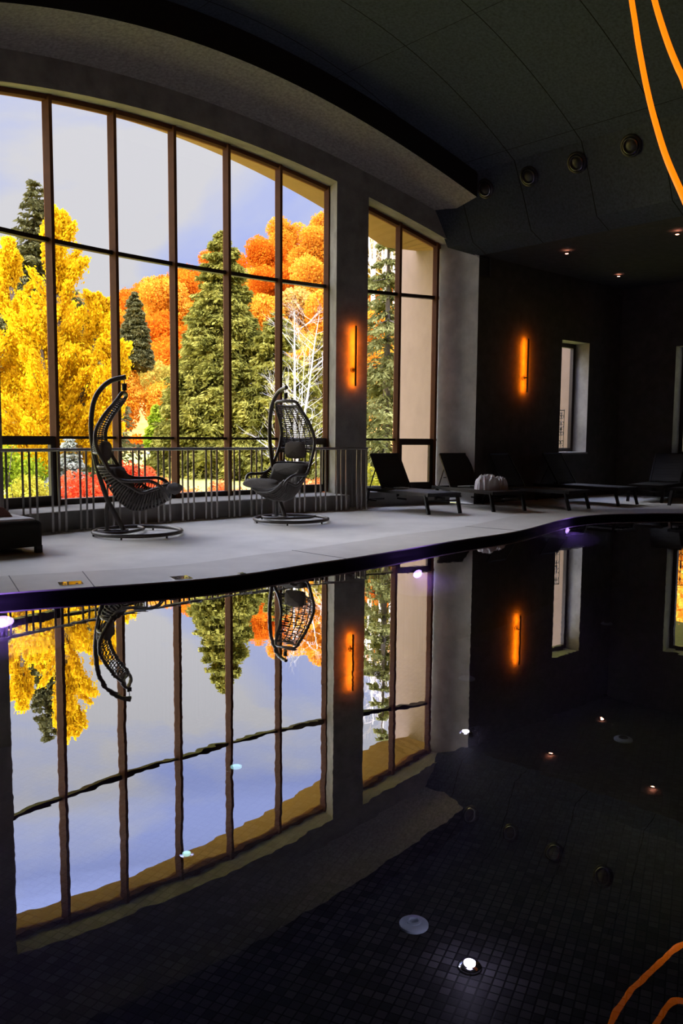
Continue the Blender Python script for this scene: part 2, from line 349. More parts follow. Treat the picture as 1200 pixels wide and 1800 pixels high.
wf = struct(in_building(mb.build('wall_front', PLASTER)))
# right reveal of the side window, splayed back to the straight wall
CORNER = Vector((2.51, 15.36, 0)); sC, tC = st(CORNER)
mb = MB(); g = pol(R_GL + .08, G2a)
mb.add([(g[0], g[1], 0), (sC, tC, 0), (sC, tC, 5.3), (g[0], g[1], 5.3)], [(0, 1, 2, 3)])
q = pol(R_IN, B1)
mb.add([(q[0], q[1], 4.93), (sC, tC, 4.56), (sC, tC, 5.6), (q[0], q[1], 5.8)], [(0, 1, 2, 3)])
REVEAL = mat('lit_reveal_plaster', (0.85, 0.85, 0.83), 0.9, noise=0.16, nscale=3.0, bump=0.2, bscale=30, spec=0.2)  # paler than the other plaster: light falling on this reveal is put into its colour
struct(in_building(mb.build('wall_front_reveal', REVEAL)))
# low walls under the windows with their ledges
mb = MB()
A = arc(A1 - 0.2, a_of(166), 40)
mb.grid([[pol(R_LEDGE, x, 0) for x in A], [pol(R_LEDGE, x, .235) for x in A], [pol(R_LEDGE + .02, x, .25) for x in A], [pol(R_GL + .1, x, .25) for x in A], [pol(R_GL + .1, x, -1.0) for x in A]])
x = A1 - .2; mb.add([pol(R_LEDGE, x, 0), pol(R_IN + .05, x, 0), pol(R_IN + .05, x, .25), pol(R_LEDGE, x, .25)], [(0, 1, 2, 3)])
A = arc(G2a, G2b, 12)
mb.grid([[pol(R_IN + .02, x, 0) for x in A], [pol(R_IN + .02, x, .25) for x in A], [pol(R_GL + .1, x, .25) for x in A], [pol(R_GL + .1, x, -1.0) for x in A]])
struct(in_building(mb.build('window_ledge', LEDGE)), 'low grey ledge running under the tall arched windows', 'ledge')

# ---- windows
def arched_window(name, ga, gb, mull, casements, ztop_off=0.0):
    root = bpy.data.objects.new(name, None); COL.objects.link(root); in_building(root); root['kind'] = 'structure'
    n = max(8, int((gb - ga) * 1.6)); A = arc(ga, gb, n)
    for x in mull:
        b = MB(); zt = z_head(sdeg(R_GL, x)) + .02; p = pol(R_GL - .045, x, 0); M = Matrix.Rotation(R(x), 3, 'Z')
        b.box((p[0], p[1], (.25 + zt) / 2), (.175, .048, zt - .25), M); b.build('mullion', WOOD, root)
    def ringbar(nm, z0, z1, r0, r1, mt, zf=None, aa=ga, bb=gb, nn=n):
        b = MB(); AA = arc(aa, bb, nn); rows = []
        for x in AA:
            dz = zf(sdeg(R_GL, x)) if zf else 0
            rows.append([pol(r0, x, z0 + dz), pol(r1, x, z0 + dz), pol(r1, x, z1 + dz), pol(r0, x, z1 + dz)])
        b.grid(rows, closed=True)
        k = len(rows) - 1; b.add(rows[0], [(0, 1, 2, 3)]); b.add(rows[k], [(3, 2, 1, 0)])
        return b.build(nm, mt, root)
    ringbar('arched_head_frame', -.065, .03, R_GL - .07, R_GL + .07, WOOD, z_head)
    ringbar('sill_frame', .25, .325, R_GL - .07, R_GL + .07, DARKFRAME)
    ringbar('upper_transom', 3.905, 3.965, R_GL - .05, R_GL + .04, DARKFRAME)
    ringbar('lower_transom', 1.188, 1.228, R_GL - .05, R_GL + .04, DARKFRAME)
    b = MB(); b.grid([[pol(R_GL + .03, x, .28) for x in A], [pol(R_GL + .03, x, z_head(sdeg(R_GL, x))) for x in A]]); b.build('glass_pane', GLASS, root)
    for (xa, xb) in casements:
        b = MB(); P0 = Vector(pol(R_GL - .06, xa)); P1 = Vector(pol(R_GL - .06, xb)); w = .085; d = (P1 - P0).normalized(); nn = Vector((-d.y, d.x, 0))
        for z in (1.165, .34): b.bar(P0 + Vector((0, 0, z)), P1 + Vector((0, 0, z)), .075, .115 if z > 1 else .095)
        for q in (P0 + d * .05, P1 - d * .05): b.box((q.x, q.y, .74), (.1, .075, .80), Matrix((d, nn, Vector((0, 0, 1)))).transposed())
        b.build('casement_sash', DARKFRAME, root)
        b = MB(); q = P0 + d * ((P1 - P0).length - .05) + nn * (.06 if nn.dot(P0) < 0 else -.06)
        b.bar((q.x, q.y, .70), (q.x, q.y, .84), .025, .02, up=(1, 0, 0)); b.build('casement_handle', BLACKMETAL, root)
    return root
mulls = [a_of(x) for x in (121.7, 125.46, 129.3, 133.1, 137.02, 140.9, 144.8)]
arched_window('window_1', G1a, G1b, mulls, [(mulls[0], mulls[1]), (mulls[5], mulls[6])])
arched_window('window_2', G2a, G2b, [a_of(112.85), a_of(115.95), a_of(119.7)], [(a_of(112.85), a_of(115.95))])

arched_window('window_5', 180 - G2b, 180 - G2a, [180 - a_of(x) for x in (119.7, 115.95, 112.85)], [])
# ---- straight walls with deep window recesses
def wall_holes(name, P0, d, length, height, holes, thick, mt):
    """holes: (u0,u1,z0,z1); d unit direction, the room is on the right-hand side of d"""
    d = Vector(d).normalized(); n = Vector((-d.y, d.x, 0)); P0 = Vector(P0)
    def P(u, z, w=0.0): q = P0 + d * u + n * w; return (q.x, q.y, z)
    b = MB(); us = 0.0
    for (u0, u1, z0, z1) in holes:
        b.add([P(us, 0), P(u0, 0), P(u0, height), P(us, height)], [(0, 1, 2, 3)])
        b.add([P(u0, 0), P(u1, 0), P(u1, z0), P(u0, z0)], [(0, 1, 2, 3)])
        b.add([P(u0, z1), P(u1, z1), P(u1, height), P(u0, height)], [(0, 1, 2, 3)])
        for (a, c, za, zc) in ((u0, u0, z0, z1), (u1, u1, z0, z1), (u0, u1, z0, z0), (u0, u1, z1, z1)):
            b.add([P(a, za), P(c, zc if a == c else za), P(c, zc if a == c else za, thick), P(a, za, thick)], [(0, 1, 2, 3)])
        us = u1
    b.add([P(us, 0), P(length, 0), P(length, height), P(us, height)], [(0, 1, 2, 3)])
    # outside skin so daylight only comes in through the openings
    us = 0.0
    for (u0, u1, z0, z1) in holes:
        b.add([P(us, -1, thick), P(u0, -1, thick), P(u0, height, thick), P(us, height, thick)], [(0, 1, 2, 3)])
        b.add([P(u0, -1, thick), P(u1, -1, thick), P(u1, z0, thick), P(u0, z0, thick)], [(0, 1, 2, 3)])
        b.add([P(u0, z1, thick), P(u1, z1, thick), P(u1, height, thick), P(u0, height, thick)], [(0, 1, 2, 3)]); us = u1
    b.add([P(us, -1, thick), P(length, -1, thick), P(length, height, thick), P(us, height, thick)], [(0, 1, 2, 3)])
    return struct(b.build(name, mt)), P
D2 = Vector((.766, .643, 0)); K = Vector((6.25, 18.5, 0)); D3 = Vector((.686, -.728, 0))
HW = (2.66, 3.66, .96, 3.30); HR = (1.27, 2.37, .90, 3.24)
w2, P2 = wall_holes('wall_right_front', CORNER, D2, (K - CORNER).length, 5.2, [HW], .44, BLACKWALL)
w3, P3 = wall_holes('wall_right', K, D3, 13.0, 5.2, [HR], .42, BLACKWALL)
def recess(P, H, depth, n):        # lighter plaster lining of a recess + window in it
    u0, u1, z0, z1 = H; e = .004
    b = MB()
    for (a, c, za, zc) in ((u0 + e, u0 + e, z0, z1), (u1 - e, u1 - e, z0, z1), (u0, u1, z0 + e, z0 + e), (u0, u1, z1 - e, z1 - e)):
        b.add([P(a, za), P(c, zc if a == c else za), P(c, zc if a == c else za, depth - .1), P(a, za, depth - .1)], [(0, 1, 2, 3)])
    root = bpy.data.objects.new('window_%d' % n, None); COL.objects.link(root); root['kind'] = 'structure'
    b.build('recess_lining', PLASTER, root)
    f = MB(); w = depth - .06
    for (a, c, za, zc) in ((u0 + .01, u0 + .09, z0 + .01, z1 - .01), (u1 - .09, u1 - .01, z0 + .01, z1 - .01), (u0 + .09, u1 - .09, z0 + .01, z0 + .09), (u0 + .09, u1 - .09, z1 - .09, z1 - .01)):
        A, B, C_, D_ = P(a, za, w - .04), P(c, za, w - .04), P(c, zc, w - .04), P(a, zc, w - .04)
        E_, F_, G_, H_ = P(a, za, w + .04), P(c, za, w + .04), P(c, zc, w + .04), P(a, zc, w + .04)
        f.add([A, B, C_, D_, E_, F_, G_, H_], [(0, 1, 2, 3), (7, 6, 5, 4), (0, 4, 5, 1), (1, 5, 6, 2), (2, 6, 7, 3), (3, 7, 4, 0)])
    f.build('sash_frame', DARKFRAME, root)
    g_ = MB(); g_.add([P(u0 + .08, z0 + .08, w), P(u1 - .08, z0 + .08, w), P(u1 - .08, z1 - .08, w), P(u0 + .08, z1 - .08, w)], [(0, 1, 2, 3)]); g_.build('glass_pane', GLASS, root)
    s_ = MB(); A = P(u0 - .02, z0 + .004, -.03); pts = [P(u0 - .02, z0 - .03, -.03), P(u1 + .02, z0 - .03, -.03), P(u1 + .02, z0 - .03, depth - .1), P(u0 - .02, z0 - .03, depth - .1)]
    top = [(p[0], p[1], z0 + .006) for p in pts]
    s_.add(pts + top, [(3, 2, 1, 0), (4, 5, 6, 7), (0, 1, 5, 4), (1, 2, 6, 5), (2, 3, 7, 6), (3, 0, 4, 7)]); s_.build('sill_board', LEDGE, root)
recess(P2, HW, .44, 3); recess(P3, HR, .42, 4)
# remaining walls behind the photographer
E3 = K + D3 * 13.0
LB = wpol(R_IN, a_of(166))
def plain(name, pts):
    b = MB(); b.grid([[(p[0], p[1], 0) for p in pts], [(p[0], p[1], 7.6) for p in pts]]); return struct(b.build(name, BLACKWALL))
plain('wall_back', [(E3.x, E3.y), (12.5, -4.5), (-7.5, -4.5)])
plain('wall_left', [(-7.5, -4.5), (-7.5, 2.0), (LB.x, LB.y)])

# ---- ceiling: vault, soffit band, boxed beam, flat part
def ceil_grid(s_list, zfun, t0, t1fun, nt=24, flip=False):
    rows = []
    for s in s_list:
        t1 = t1fun(s); rows.append([(s, t0 + (t1 - t0) * i / nt, zfun(s)) for i in range(nt + 1)])
    return rows
S = [-4.66 + 9.32 * i / 48 for i in range(49)]
mb = MB(); mb.grid(ceil_grid(S, z_vault, -7, lambda s: math.sqrt(R_STEP ** 2 - s * s) + .02))
struct(in_building(mb.build('ceiling', VAULT, smooth=True)))
mb = MB()      # soffit band along the window wall, with its inner drop
mb.grid([[pol(R_IN + .1, a, z_junc(sdeg(R_IN, a))), pol((R_IN + R_STEP) / 2, a, (z_junc(sdeg(R_IN, a)) + z_step(sdeg(R_STEP, a))) / 2), pol(R_STEP, a, z_step(sdeg(R_STEP, a)))] for a in arc(70.25, 113, 60)])
struct(in_building(mb.build('ceiling_soffit', SOFFIT, smooth=True)), 'arched soffit band along the top of the window wall', 'ceiling')
mb = MB()
mb.grid([[pol(R_STEP, a, z_step(sdeg(R_STEP, a)) - .01), pol(R_STEP, a, max(z_step(sdeg(R_STEP, a)) + .05, z_vault(sdeg(R_STEP, a)) + .2))] for a in arc(70.25, 113, 60)])
struct(in_building(mb.build('trim_1', mat('step_shade_black', (0.03, 0.03, 0.03), 0.95, spec=0.1))))  # shade on the inner drop is put into its near-black colour
def beam(sign, name):
    prof = [(4.5, 5.78), (4.78, 5.28), (5.03, 4.76), (5.42, 4.61)]; b = MB(); rows = []
    for (s, z) in prof:
        t1 = math.sqrt((R_IN + .05) ** 2 - s * s) if sign > 0 else 15.0
        if s > 5.2: t1 = tC + .05
        rows.append([(sign * s, -7 + (t1 + 7) * i / 40, z) for i in range(41)])
    b.grid(rows); b.grid([[(sign * 4.5, -7 + 20 * i / 4, 5.78) for i in range(5)], [(sign * 4.3, -7 + 20 * i / 4, 6.15) for i in range(5)]])
    return struct(in_building(b.build(name, VAULT)))
beam(1, 'trim_2'); beam(-1, 'trim_3')
mb = MB(); mb.add([(5.42, -9, 4.62), (19, -9, 4.62), (19, 15.5, 4.52), (5.42, 13.3, 4.62)], [(0, 1, 2, 3)]); mb.add([(-5.42, -9, 4.62), (-18, -9, 4.62), (-18, 14.0, 4.62), (-5.42, 14, 4.62)], [(0, 1, 2, 3)])
CEILMAT = mat('black_ceiling_paint', (0.06, 0.06, 0.06), 0.9, noise=0.2, nscale=8, spec=0.2)
struct(in_building(mb.build('ceiling_lower', CEILMAT)), 'flat black lower ceiling with small downlights', 'ceiling')

# ---- deck, coping, pool
pool_pts = [(-2.68, 6.29), (-2.14, 6.55), (-1.46, 6.87), (-.92, 7.24), (-.28, 7.94), (.12, 8.34), (.64, 8.93), (1.39, 9.82), (2.29, 10.78), (2.89, 11.67), (3.31, 12.35), (3.79, 13.0), (4.36, 13.45), (4.99, 13.66), (5.83, 13.76), (7.2, 13.5), (8.9, 12.4), (9.6, 9.6), (8.2, 5.6), (5.0, 2.2), (2.0, .9), (-1.5, .65), (-4.4, 1.0), (-5.6, 2.4), (-5.0, 4.4), (-3.8, 5.6)]
POOL = [(p.x, p.y) for p in spline([(x, y, 0) for x, y in pool_pts], 6, True)]
def offset(poly, dist):
    n = len(poly); out = []
    for i in range(n):
        a = Vector(poly[(i - 3) % n]); b = Vector(poly[(i + 3) % n]); t = (b - a).normalized(); out.append((poly[i][0] - t.y * dist, poly[i][1] + t.x * dist))
    return out
area = sum(POOL[i][0] * POOL[(i + 1) % len(POOL)][1] - POOL[(i + 1) % len(POOL)][0] * POOL[i][1] for i in range(len(POOL)))
COP = offset(POOL, .82 if area < 0 else -.82)
def fill(loops, z):
    L3 = [[Vector((x, y, 0)) for x, y in lp] for lp in loops]; flat = [p for lp in L3 for p in lp]
    tris = tessellate_polygon(L3); return [(p.x, p.y, z) for p in flat], [tuple(t) for t in tris]
b = MB()
outer = [tuple(wpol(R_IN + .4, a)[:2]) for a in arc(a_of(112.6), a_of(166), 30)] + [(-7.5, 2), (-7.5, -4.5), (12.5, -4.5), (E3.x, E3.y), (K.x, K.y), (CORNER.x, CORNER.y)]
vs, fs = fill([outer, COP[::-1]], 0.0); b.add(vs, fs)
for v in fs: pass
floor = struct(b.build('floor', DECK))
for p in floor.data.polygons:
    if p.normal.z < 0: p.flip()
b = MB(); n = len(POOL); b.grid([[(*p, 0.0) for p in COP], [(*p, 0.0) for p in POOL], [(*p, -.012) for p in POOL]], closed=True)
cpg = struct(b.build('pool_coping', COPING), 'pale stone coping band along the curved pool edge', 'pool edge')
b = MB()
b.grid([[(*p, -.012) for p in POOL], [(*p, -.16) for p in POOL]], closed=True, mi=1); b.grid([[(*p, -.16) for p in POOL], [(*p, -1.25) for p in POOL]], closed=True); vs, fs = fill([POOL], -1.25); b.add(vs, fs)
EDGE = mat('unlit_overflow_edge', (.008, .008, .009), .6, spec=.1)  # band coloured near black so the violet lamp light does not show on it
struct(b.build('pool_basin', [MOSAIC, EDGE]), 'black mosaic tiled pool basin under the water', 'pool')
b = MB(); vs, fs = fill([POOL], -.08); b.add(vs, fs); w = b.build('pool_water', WATER)
for p in w.data.polygons:
    if p.normal.z < 0: p.flip()
tag(w, 'still dark water filling the curved indoor pool', 'water', kind='stuff')
# coping joints
jb = MB()
for (px, py) in ((143, 1014), (12, 1023), (560, 975), (868, 930)):
    p = on_z(px, py); best = min(range(n), key=lambda i: (POOL[i][0] - p.x) ** 2 + (POOL[i][1] - p.y) ** 2)
    a = Vector((*POOL[best], .0015)); c = Vector((*COP[best], .0015)); jb.bar(a, c, .008, .002)
struct(jb.build('coping_joint', BLACKMETAL), 'thin dark joint lines across the pool coping', 'joint')

# ---- outside of the building: eave, wing wall, column
mb = MB()
A = arc(a_of(111.9), a_of(150), 60)
low = [[pol(R_GL + .06, a, z_head(sdeg(R_GL, a)) + .02), pol(R_EAVE, a, z_eave(sdeg(R_EAVE, a)))] for a in A]
mb.grid(low)
mb.grid([[pol(R_EAVE, a, z_eave(sdeg(R_EAVE, a))), pol(R_EAVE, a, z_eave(sdeg(R_EAVE, a)) + .35)] for a in A])
mb.grid([[pol(R_EAVE, a, z_eave(sdeg(R_EAVE, a)) + .35), pol(R_GL - .6, a, z_eave(sdeg(R_EAVE, a)) + .9)] for a in A])
struct(in_building(mb.build('roof_eave', STUCCO)), 'tan arched eave overhanging outside the big window', 'eave')
mb = MB()      # roof sheet over the vault with its upstand behind the eave, so daylight enters by the windows only
ring = [pol(15.0, a, 7.5) for a in arc(58, 126, 40)]
pts = ring + [(-18, 8, 7.5), (-18, -9.5, 7.5), (19, -9.5, 7.5), (19, 12.8, 7.5)]
mb.add(pts, [tuple(range(len(pts)))])
mb.grid([[pol(15.0, a, max(z_head(sdeg(R_GL, a)) + .12, 4.7)) for a in arc(58, 126, 60)], [pol(15.0, a, 7.5) for a in arc(58, 126, 60)]])
struct(in_building(mb.build('roof', STUCCO)), 'roof sheet covering the pool hall', 'roof')
def slab(name, P, Q, th, z0, z1, mt):
    b = MB(); P, Q = Vector(P), Vector(Q); b.bar((P.x, P.y, (z0 + z1) / 2), (Q.x, Q.y, (z0 + z1) / 2), th, z1 - z0); return b.build(name, mt)
gw = wpol(R_GL + .1, G2a - .35); od = Vector((gw.x - CX, gw.y - CY, 0)).normalized()
struct(slab('wall_outer_wing', gw + Vector((.16, .06, 0)), gw + Vector((.16, .06, 0)) + od * 2.0, .3, -1.2, 5.6, PINKSTUCCO), 'beige stucco wing wall outside beside the narrow window', 'wall')
pc = at(994, 700, 19.0)
struct(slab('outer_column', (pc.x, pc.y + .15, 0), (pc.x + .26, pc.y + .33, 0), .3, -1.2, 5.0, PINKSTUCCO), 'pale stucco column outside the small dark recessed window', 'column')
# ---- ground, lawn and hill
def sil(az):      # skyline of the wooded hill: tan(elevation) against azimuth (x/y)
    pts = [(-.6, .10), (-.36, .13), (-.28, .16), (-.20, .20), (-.13, .225), (-.07, .25), (-.02, .262), (.05, .27), (.12, .26), (.3, .23), (.6, .2)]
    if az <= pts[0][0]: return pts[0][1]
    for (a, b_), (c, d_) in zip(pts, pts[1:]):
        if az <= c: return b_ + (d_ - b_) * (az - a) / (c - a)
    return pts[-1][1]
def ground(x, y):
    d = math.hypot(x, y); z = -.9 + .03 * max(0, d - 16)
    if d > 56:
        k = min(1, (d - 56) / 85); k = k * k * (3 - 2 * k) * .55 + k * .45
        top = EYE + d * sil(x / max(y, 1.0)) - 9.5; z0 = -.9 + .03 * 40
        z = z0 + (max(top, z0) - z0) * k
    return z
b = MB(); rows = []
RR = [15.25, 15.8, 17, 19, 22, 26, 31, 37, 44, 52, 58, 64, 72, 82, 94, 106, 118, 130, 142, 156, 175, 210]
for r in RR:
    row = []
    for i in range(91):
        p = wpol(r, 0 + 2 * i); row.append((p.x, p.y, ground(p.x, p.y)))
    rows.append(row)
b.grid(rows, mi=0)
hill = b.build('ground', [GRASS, FLOORLEAF], smooth=True)
mi = [0 if i // 90 < 9 else 1 for i in range(len(hill.data.polygons))]; hill.data.polygons.foreach_set('material_index', mi)
struct(hill, 'lawn outside rising to a leaf covered hillside', 'ground')

# ================================================================== THINGS INSIDE
# ---- handrail
rail = thing('railing', 'steel railing of thin posts in threes along the window ledge', 'railing', wpol(13.95, a_of(133)))
ro = rail.location.copy()
def RL(p): return Vector(p) - ro
RA0, RA1 = a_of(121.05), a_of(152.5)
b = MB()
pts = [RL(wpol(13.95, a, 1.055)) for a in arc(RA0, RA1, 60)]
b.tube(pts, .021, 10)
pend = RL(wpol(13.95, RA0, 1.055)); b.tube([pend, RL(wpol(R_IN - .01, RA0 + .1, 1.055))], .021, 10)
b.build('handrail', STEEL, rail, True, 50)
def post(p, nm='baluster'):
    m_ = MB(); m_.box((p.x, p.y, .53), (.012, .026, 1.03), Matrix.Rotation(BROT + 1.2, 3, 'Z')); o = m_.build(nm, STEEL, rail)
    fp = MB(); fp.lathe([(.036, .0), (.036, .006), (.014, .012)], 14, Matrix.Translation((p.x, p.y, 0))); fp.build('foot_plate', CHROME, o)
for k in range(-5, 14):
    for j in (0, .39, .80):
        q = RL(wpol(13.95, a_of(143.99 - 1.70 * k - j))); q.z = 0; post(q)
for f in (.45, .85):
    q = RL(wpol(13.95 + (R_IN - 13.95) * f, RA0 + .05)); q.z = 0; post(q)

# ---- hanging chairs
RIM = [(0, 0), (-.09, -.12), (-.2, -.26), (-.285, -.42), (-.30, -.55), (-.27, -.68), (-.2, -.81), (-.12, -.94), (0, -1.05), (.12, -1.12), (.25, -1.19), (.38, -1.155), (.49, -1.12)]
SPN = [(-.02, -.03), (-.12, -.10), (-.235, -.24), (-.325, -.40), (-.362, -.545), (-.385, -.67), (-.350, -.80), (-.30, -.95), (-.17, -1.18), (-.05, -1.34), (.10, -1.43), (.308, -1.404), (.54, -1.297)]
WID = [.195, .222, .255, .285, .31, .32, .33, .345, .365, .375, .37, .35, .32]
ARM = [(a_, c_, b_) for a_, b_, c_ in [(-.12, -.94, .345), (-.06, -1.005, .36), (.04, -1.045, .385), (.18, -1.05, .395), (.33, -1.046, .395), (.43, -1.08, .385), (.485, -1.135, .35), (.50, -1.19, .33)]]
def lerp_tab(tab, x):
    i = max(0, min(len(tab) - 2, int(x))); f = x - i
    if hasattr(tab[0], '__len__'): return tuple(a + (c - a) * f for a, c in zip(tab[i], tab[i + 1]))
    return tab[i] + (tab[i + 1] - tab[i]) * f
def smooth_tab(tab):
    S_ = spline([(*t, 0) if hasattr(t, '__len__') else (t, 0, 0) for t in tab], 8)
    return [(p.x, p.y) for p in S_] if hasattr(tab[0], '__len__') else [p.x for p in S_]
RIMs, SPNs, WIDs = smooth_tab(RIM), smooth_tab(SPN), smooth_tab(WID)
def shell(x, q, lift=0.0):
    r = lerp_tab(RIMs, x * 8); s = lerp_tab(SPNs, x * 8); w = lerp_tab(WIDs, x * 8)
    e = 2.0 if x < 6 else 2.6
    k = 1 - abs(q) ** e
    s2 = (s[0] + (r[0] - s[0]) * lift, s[1] + (r[1] - s[1]) * lift)
    return Vector((r[0] + (s2[0] - r[0]) * k, w * q, r[1] + (s2[1] - r[1]) * k))
def pillow_mesh(b, M, sx, sy, sz, n=14):
    rows = []
    for i in range(n + 1):
        th = -PI / 2 + PI * i / n; row = []
        for k in range(24):
            ph = 2 * PI * k / 24
            def sp(v, e): return math.copysign(abs(v) ** e, v)
            cx = sp(math.cos(ph), .35); cy = sp(math.sin(ph), .35); c = math.cos(th) ** .55 if math.cos(th) > 0 else 0
            edge = 1 - .25 * (abs(cx * cy) * 1.0)
            row.append(M @ Vector((sx * cx * c * edge ** .3, sy * cy * c * edge ** .3, sz * math.sin(th) * (1 - .35 * max(abs(cx), abs(cy)) ** 3 * c))))
        rows.append(row)
    b.grid(rows, closed=True)
def hanging_chair(label, loc, stand_rot, seat_rot):
    t = thing('hanging_chair', label, 'hanging chair', loc, stand_rot, 'hanging egg chairs by the windows')
    # stand
    b = MB(); b.tube([(.54 * math.cos(2 * PI * i / 48), .54 * math.sin(2 * PI * i / 48), .045) for i in range(48)], .024, 10, True); br_ = b.build('base_ring', CHAIRMETAL, t, True)
    for k in range(6):
        a = 2 * PI * (k + .3) / 6; f = MB(); f.lathe([(.012, 0), (.012, .04)], 8, Matrix.Translation((.54 * math.cos(a), .54 * math.sin(a), 0))); f.build('foot', BLACKMETAL, br_)
    b = MB(); b.tube(spline([(-.50, -.18, .045), (-.33, -.22, .045), (-.14, -.13, .045), (-.02, .10, .045), (0.02, .33, .045), (-.08, .51, .045)], 6), .02, 8); b.tube([(-.5, .02, .045), (-.12, .02, .045)], .02, 8); b.build('base_brace', CHAIRMETAL, t, True)
    b = MB(); pole = spline([(-.17, .02, .045), (-.28, .01, .26), (-.39, 0, .5), (-.50, 0, .9), (-.548, 0, 1.22), (-.545, 0, 1.48), (-.50, 0, 1.69), (-.41, 0, 1.83), (-.29, 0, 1.92), (-.12, 0, 1.965)], 6)
    b.tube(pole, .030, 12)
    b.lathe([(.05, 0.055), (.05, .068)], 14, Matrix.Translation((-.17, .02, 0))); b.build('stand_pole', CHAIRMETAL, t, True, 40)
    b = MB(); b.tube([(-.385, .02, .045), (-.385, .01, .30), (-.37, 0, .40)], .026, 10); b.lathe([(.045, 0.055), (.045, .066)], 12, Matrix.Translation((-.385, .02, 0))); b.build('stand_strut', CHAIRMETAL, t, True, 40)
    b = MB(); hx = -.14
    b.tube([(hx, 0, 1.945), (hx, 0, 1.885)], .005, 6)
    b.tube([(hx + .026 * math.cos(a), .026 * math.sin(a), 1.885 - .085 * a / (16 * PI)) for a in [16 * PI * i / 128 for i in range(129)]], .0055, 6)
    b.lathe([(.012, 1.80), (.012, 1.885)], 8, Matrix.Translation((hx, 0, 0)))
    b.tube([(hx + .02 * math.sin(a), 0, 1.775 - .022 * math.cos(a)) for a in [2 * PI * i / 12 for i in range(12)]], .0045, 6, True)
    b.build('hanging_spring', BLACKMETAL, t, True, 50)
    # shell, turned about the hook
    ca, sa = math.cos(seat_rot - stand_rot), math.sin(seat_rot - stand_rot)
    def W(p): return Vector((hx + p[0] * ca - p[1] * sa, p[0] * sa + p[1] * ca, 1.745 + p[2]))
    b = MB()
    rail_l = [(r[0], w_, r[1]) for r, w_ in list(zip(RIMs, WIDs))[4:8 * 7 + 1]]
    top = [(-.004, .15, .014), (0, 0, .022), (-.004, -.15, .014)]
    full = rail_l[::-1] + [(-.012, .186, -.004)] + top + [(-.012, -.186, -.004)] + [(p[0], -p[1], p[2]) for p in rail_l]
    b.tube([W(p) for p in full], .024, 10)
    for s in (1, -1):
        b.tube([W((p.x, s * p.y, p.z)) for p in spline(ARM, 5)], .021, 10)
        b.tube([W((r[0], s * w_, r[1])) for r, w_ in list(zip(RIMs, WIDs))[8 * 7:]], .018, 8)
    for x in (0.35, 5.35, 6.6, 12.0): b.tube([W(shell(x, q)) for q in [-1 + i / 8 for i in range(17)]], .015, 8)
    b.tube([W((.0, 0, .02)), W((0, 0, .045))], .006, 6)
    b.build('shell_frame', CHAIRMETAL, t, True)
    b = MB(); Q = [-1 + i / 8 for i in range(17)]
    x = .45
    while x < 12.0:
        if not 5.4 < x < 6.5: b.tube([W(shell(x, q)) for q in Q], .0085 if x < 5.4 else .0135, 5, flat=1.0)
        x += .18 if x < 5.4 else .20
    for q in (-.72, -.36, 0, .36, .72): b.tube([W(shell(.3 + i * .25, q, -.02)) for i in range(47)], .0085, 5)
    for s in (1, -1):        # struts closing the side below the armrest
        for k in range(9):
            p = spline(ARM, 5)[6 + k * 3]; xx = 8 + k * .5; r = lerp_tab(RIMs, xx * 8); w_ = lerp_tab(WIDs, xx * 8)
            b.tube([W((p.x, s * p.y, p.z)), W((r[0], s * w_, r[1]))], .0055, 5)
    b.build('wicker_weave', WICKER, t, True)
    # tufted seat cushion: a thick pad following the shell
    rng = random.Random(5); nx, nq = 30, 22; topr, botr = [], []
    for i in range(nx + 1):
        x = 6.75 + (12.0 - 6.75) * i / nx; rt, rb = [], []
        for k in range(nq + 1):
            q = -.9 + 1.8 * k / nq
            edge = min(1, i / 3, (nx - i) / 3) * min(1, k / 3, (nq - k) / 3)
            tu = max(0, math.cos(i / nx * PI * 5)) * max(0, math.cos(q * PI * 2.2))
            th = (.06 + .10 * abs(math.sin(i / nx * PI * 2.5)) ** .5 * (.6 + .4 * abs(math.sin(q * 3.4)))) * (edge ** .5) - .03 * tu * edge
            base = shell(x, q * .93, .10); out = shell(x, q * .93, 1.0) - base
            nrm = Vector((-(lerp_tab(SPNs, min(x + .3, 12) * 8)[1] - lerp_tab(SPNs, (x - .3) * 8)[1]), 0, lerp_tab(SPNs, min(x + .3, 12) * 8)[0] - lerp_tab(SPNs, (x - .3) * 8)[0])).normalized()
            rt.append(W(base + nrm * (th + .02))); rb.append(W(base + nrm * .008))
        topr.append(rt); botr.append(rb)
    b = MB(); b.grid(topr); b.grid([r[::-1] for r in botr])
    b.grid([[p for p in r] for r in ([topr[0], botr[0]])]); b.grid([topr[-1], botr[-1]][::-1])
    b.grid([[r[0] for r in botr], [r[0] for r in topr]]); b.grid([[r[-1] for r in topr], [r[-1] for r in botr]])
    for (cx, cy, cz, s1, s2, s3, an) in ((.60, .0, -1.16, .085, .31, .075, .35), (-.06, 0, -.98, .10, .30, .06, 1.15)):
        c = W((cx, cy, cz)); Mx = Matrix.Translation(c) @ Matrix.Rotation(seat_rot - stand_rot, 4, 'Z') @ Matrix.Rotation(an, 4, 'Y'); pillow_mesh(b, Mx, s1, s2, s3, 10)
    b.build('seat_cushion', CUSHION, t, True)
    b = MB(); c = W((-.245, 0, -.70)); pillow_mesh(b, Matrix.Translation(c) @ Matrix.Rotation(seat_rot - stand_rot, 4, 'Z') @ Matrix.Rotation(PI / 2 + .08, 4, 'Y'), .13, .19, .075)
    b.build('back_pillow', PILLOW, t, True)
    return t
hanging_chair('dark wicker hanging chair seen side on, farther from the grey pillar', (-2.56, 10.14, 0), R(5), R(5))
hanging_chair('dark wicker hanging chair with square pillow, near the pillar with orange sconce', (-.74, 11.87, 0), R(-50), R(-122))

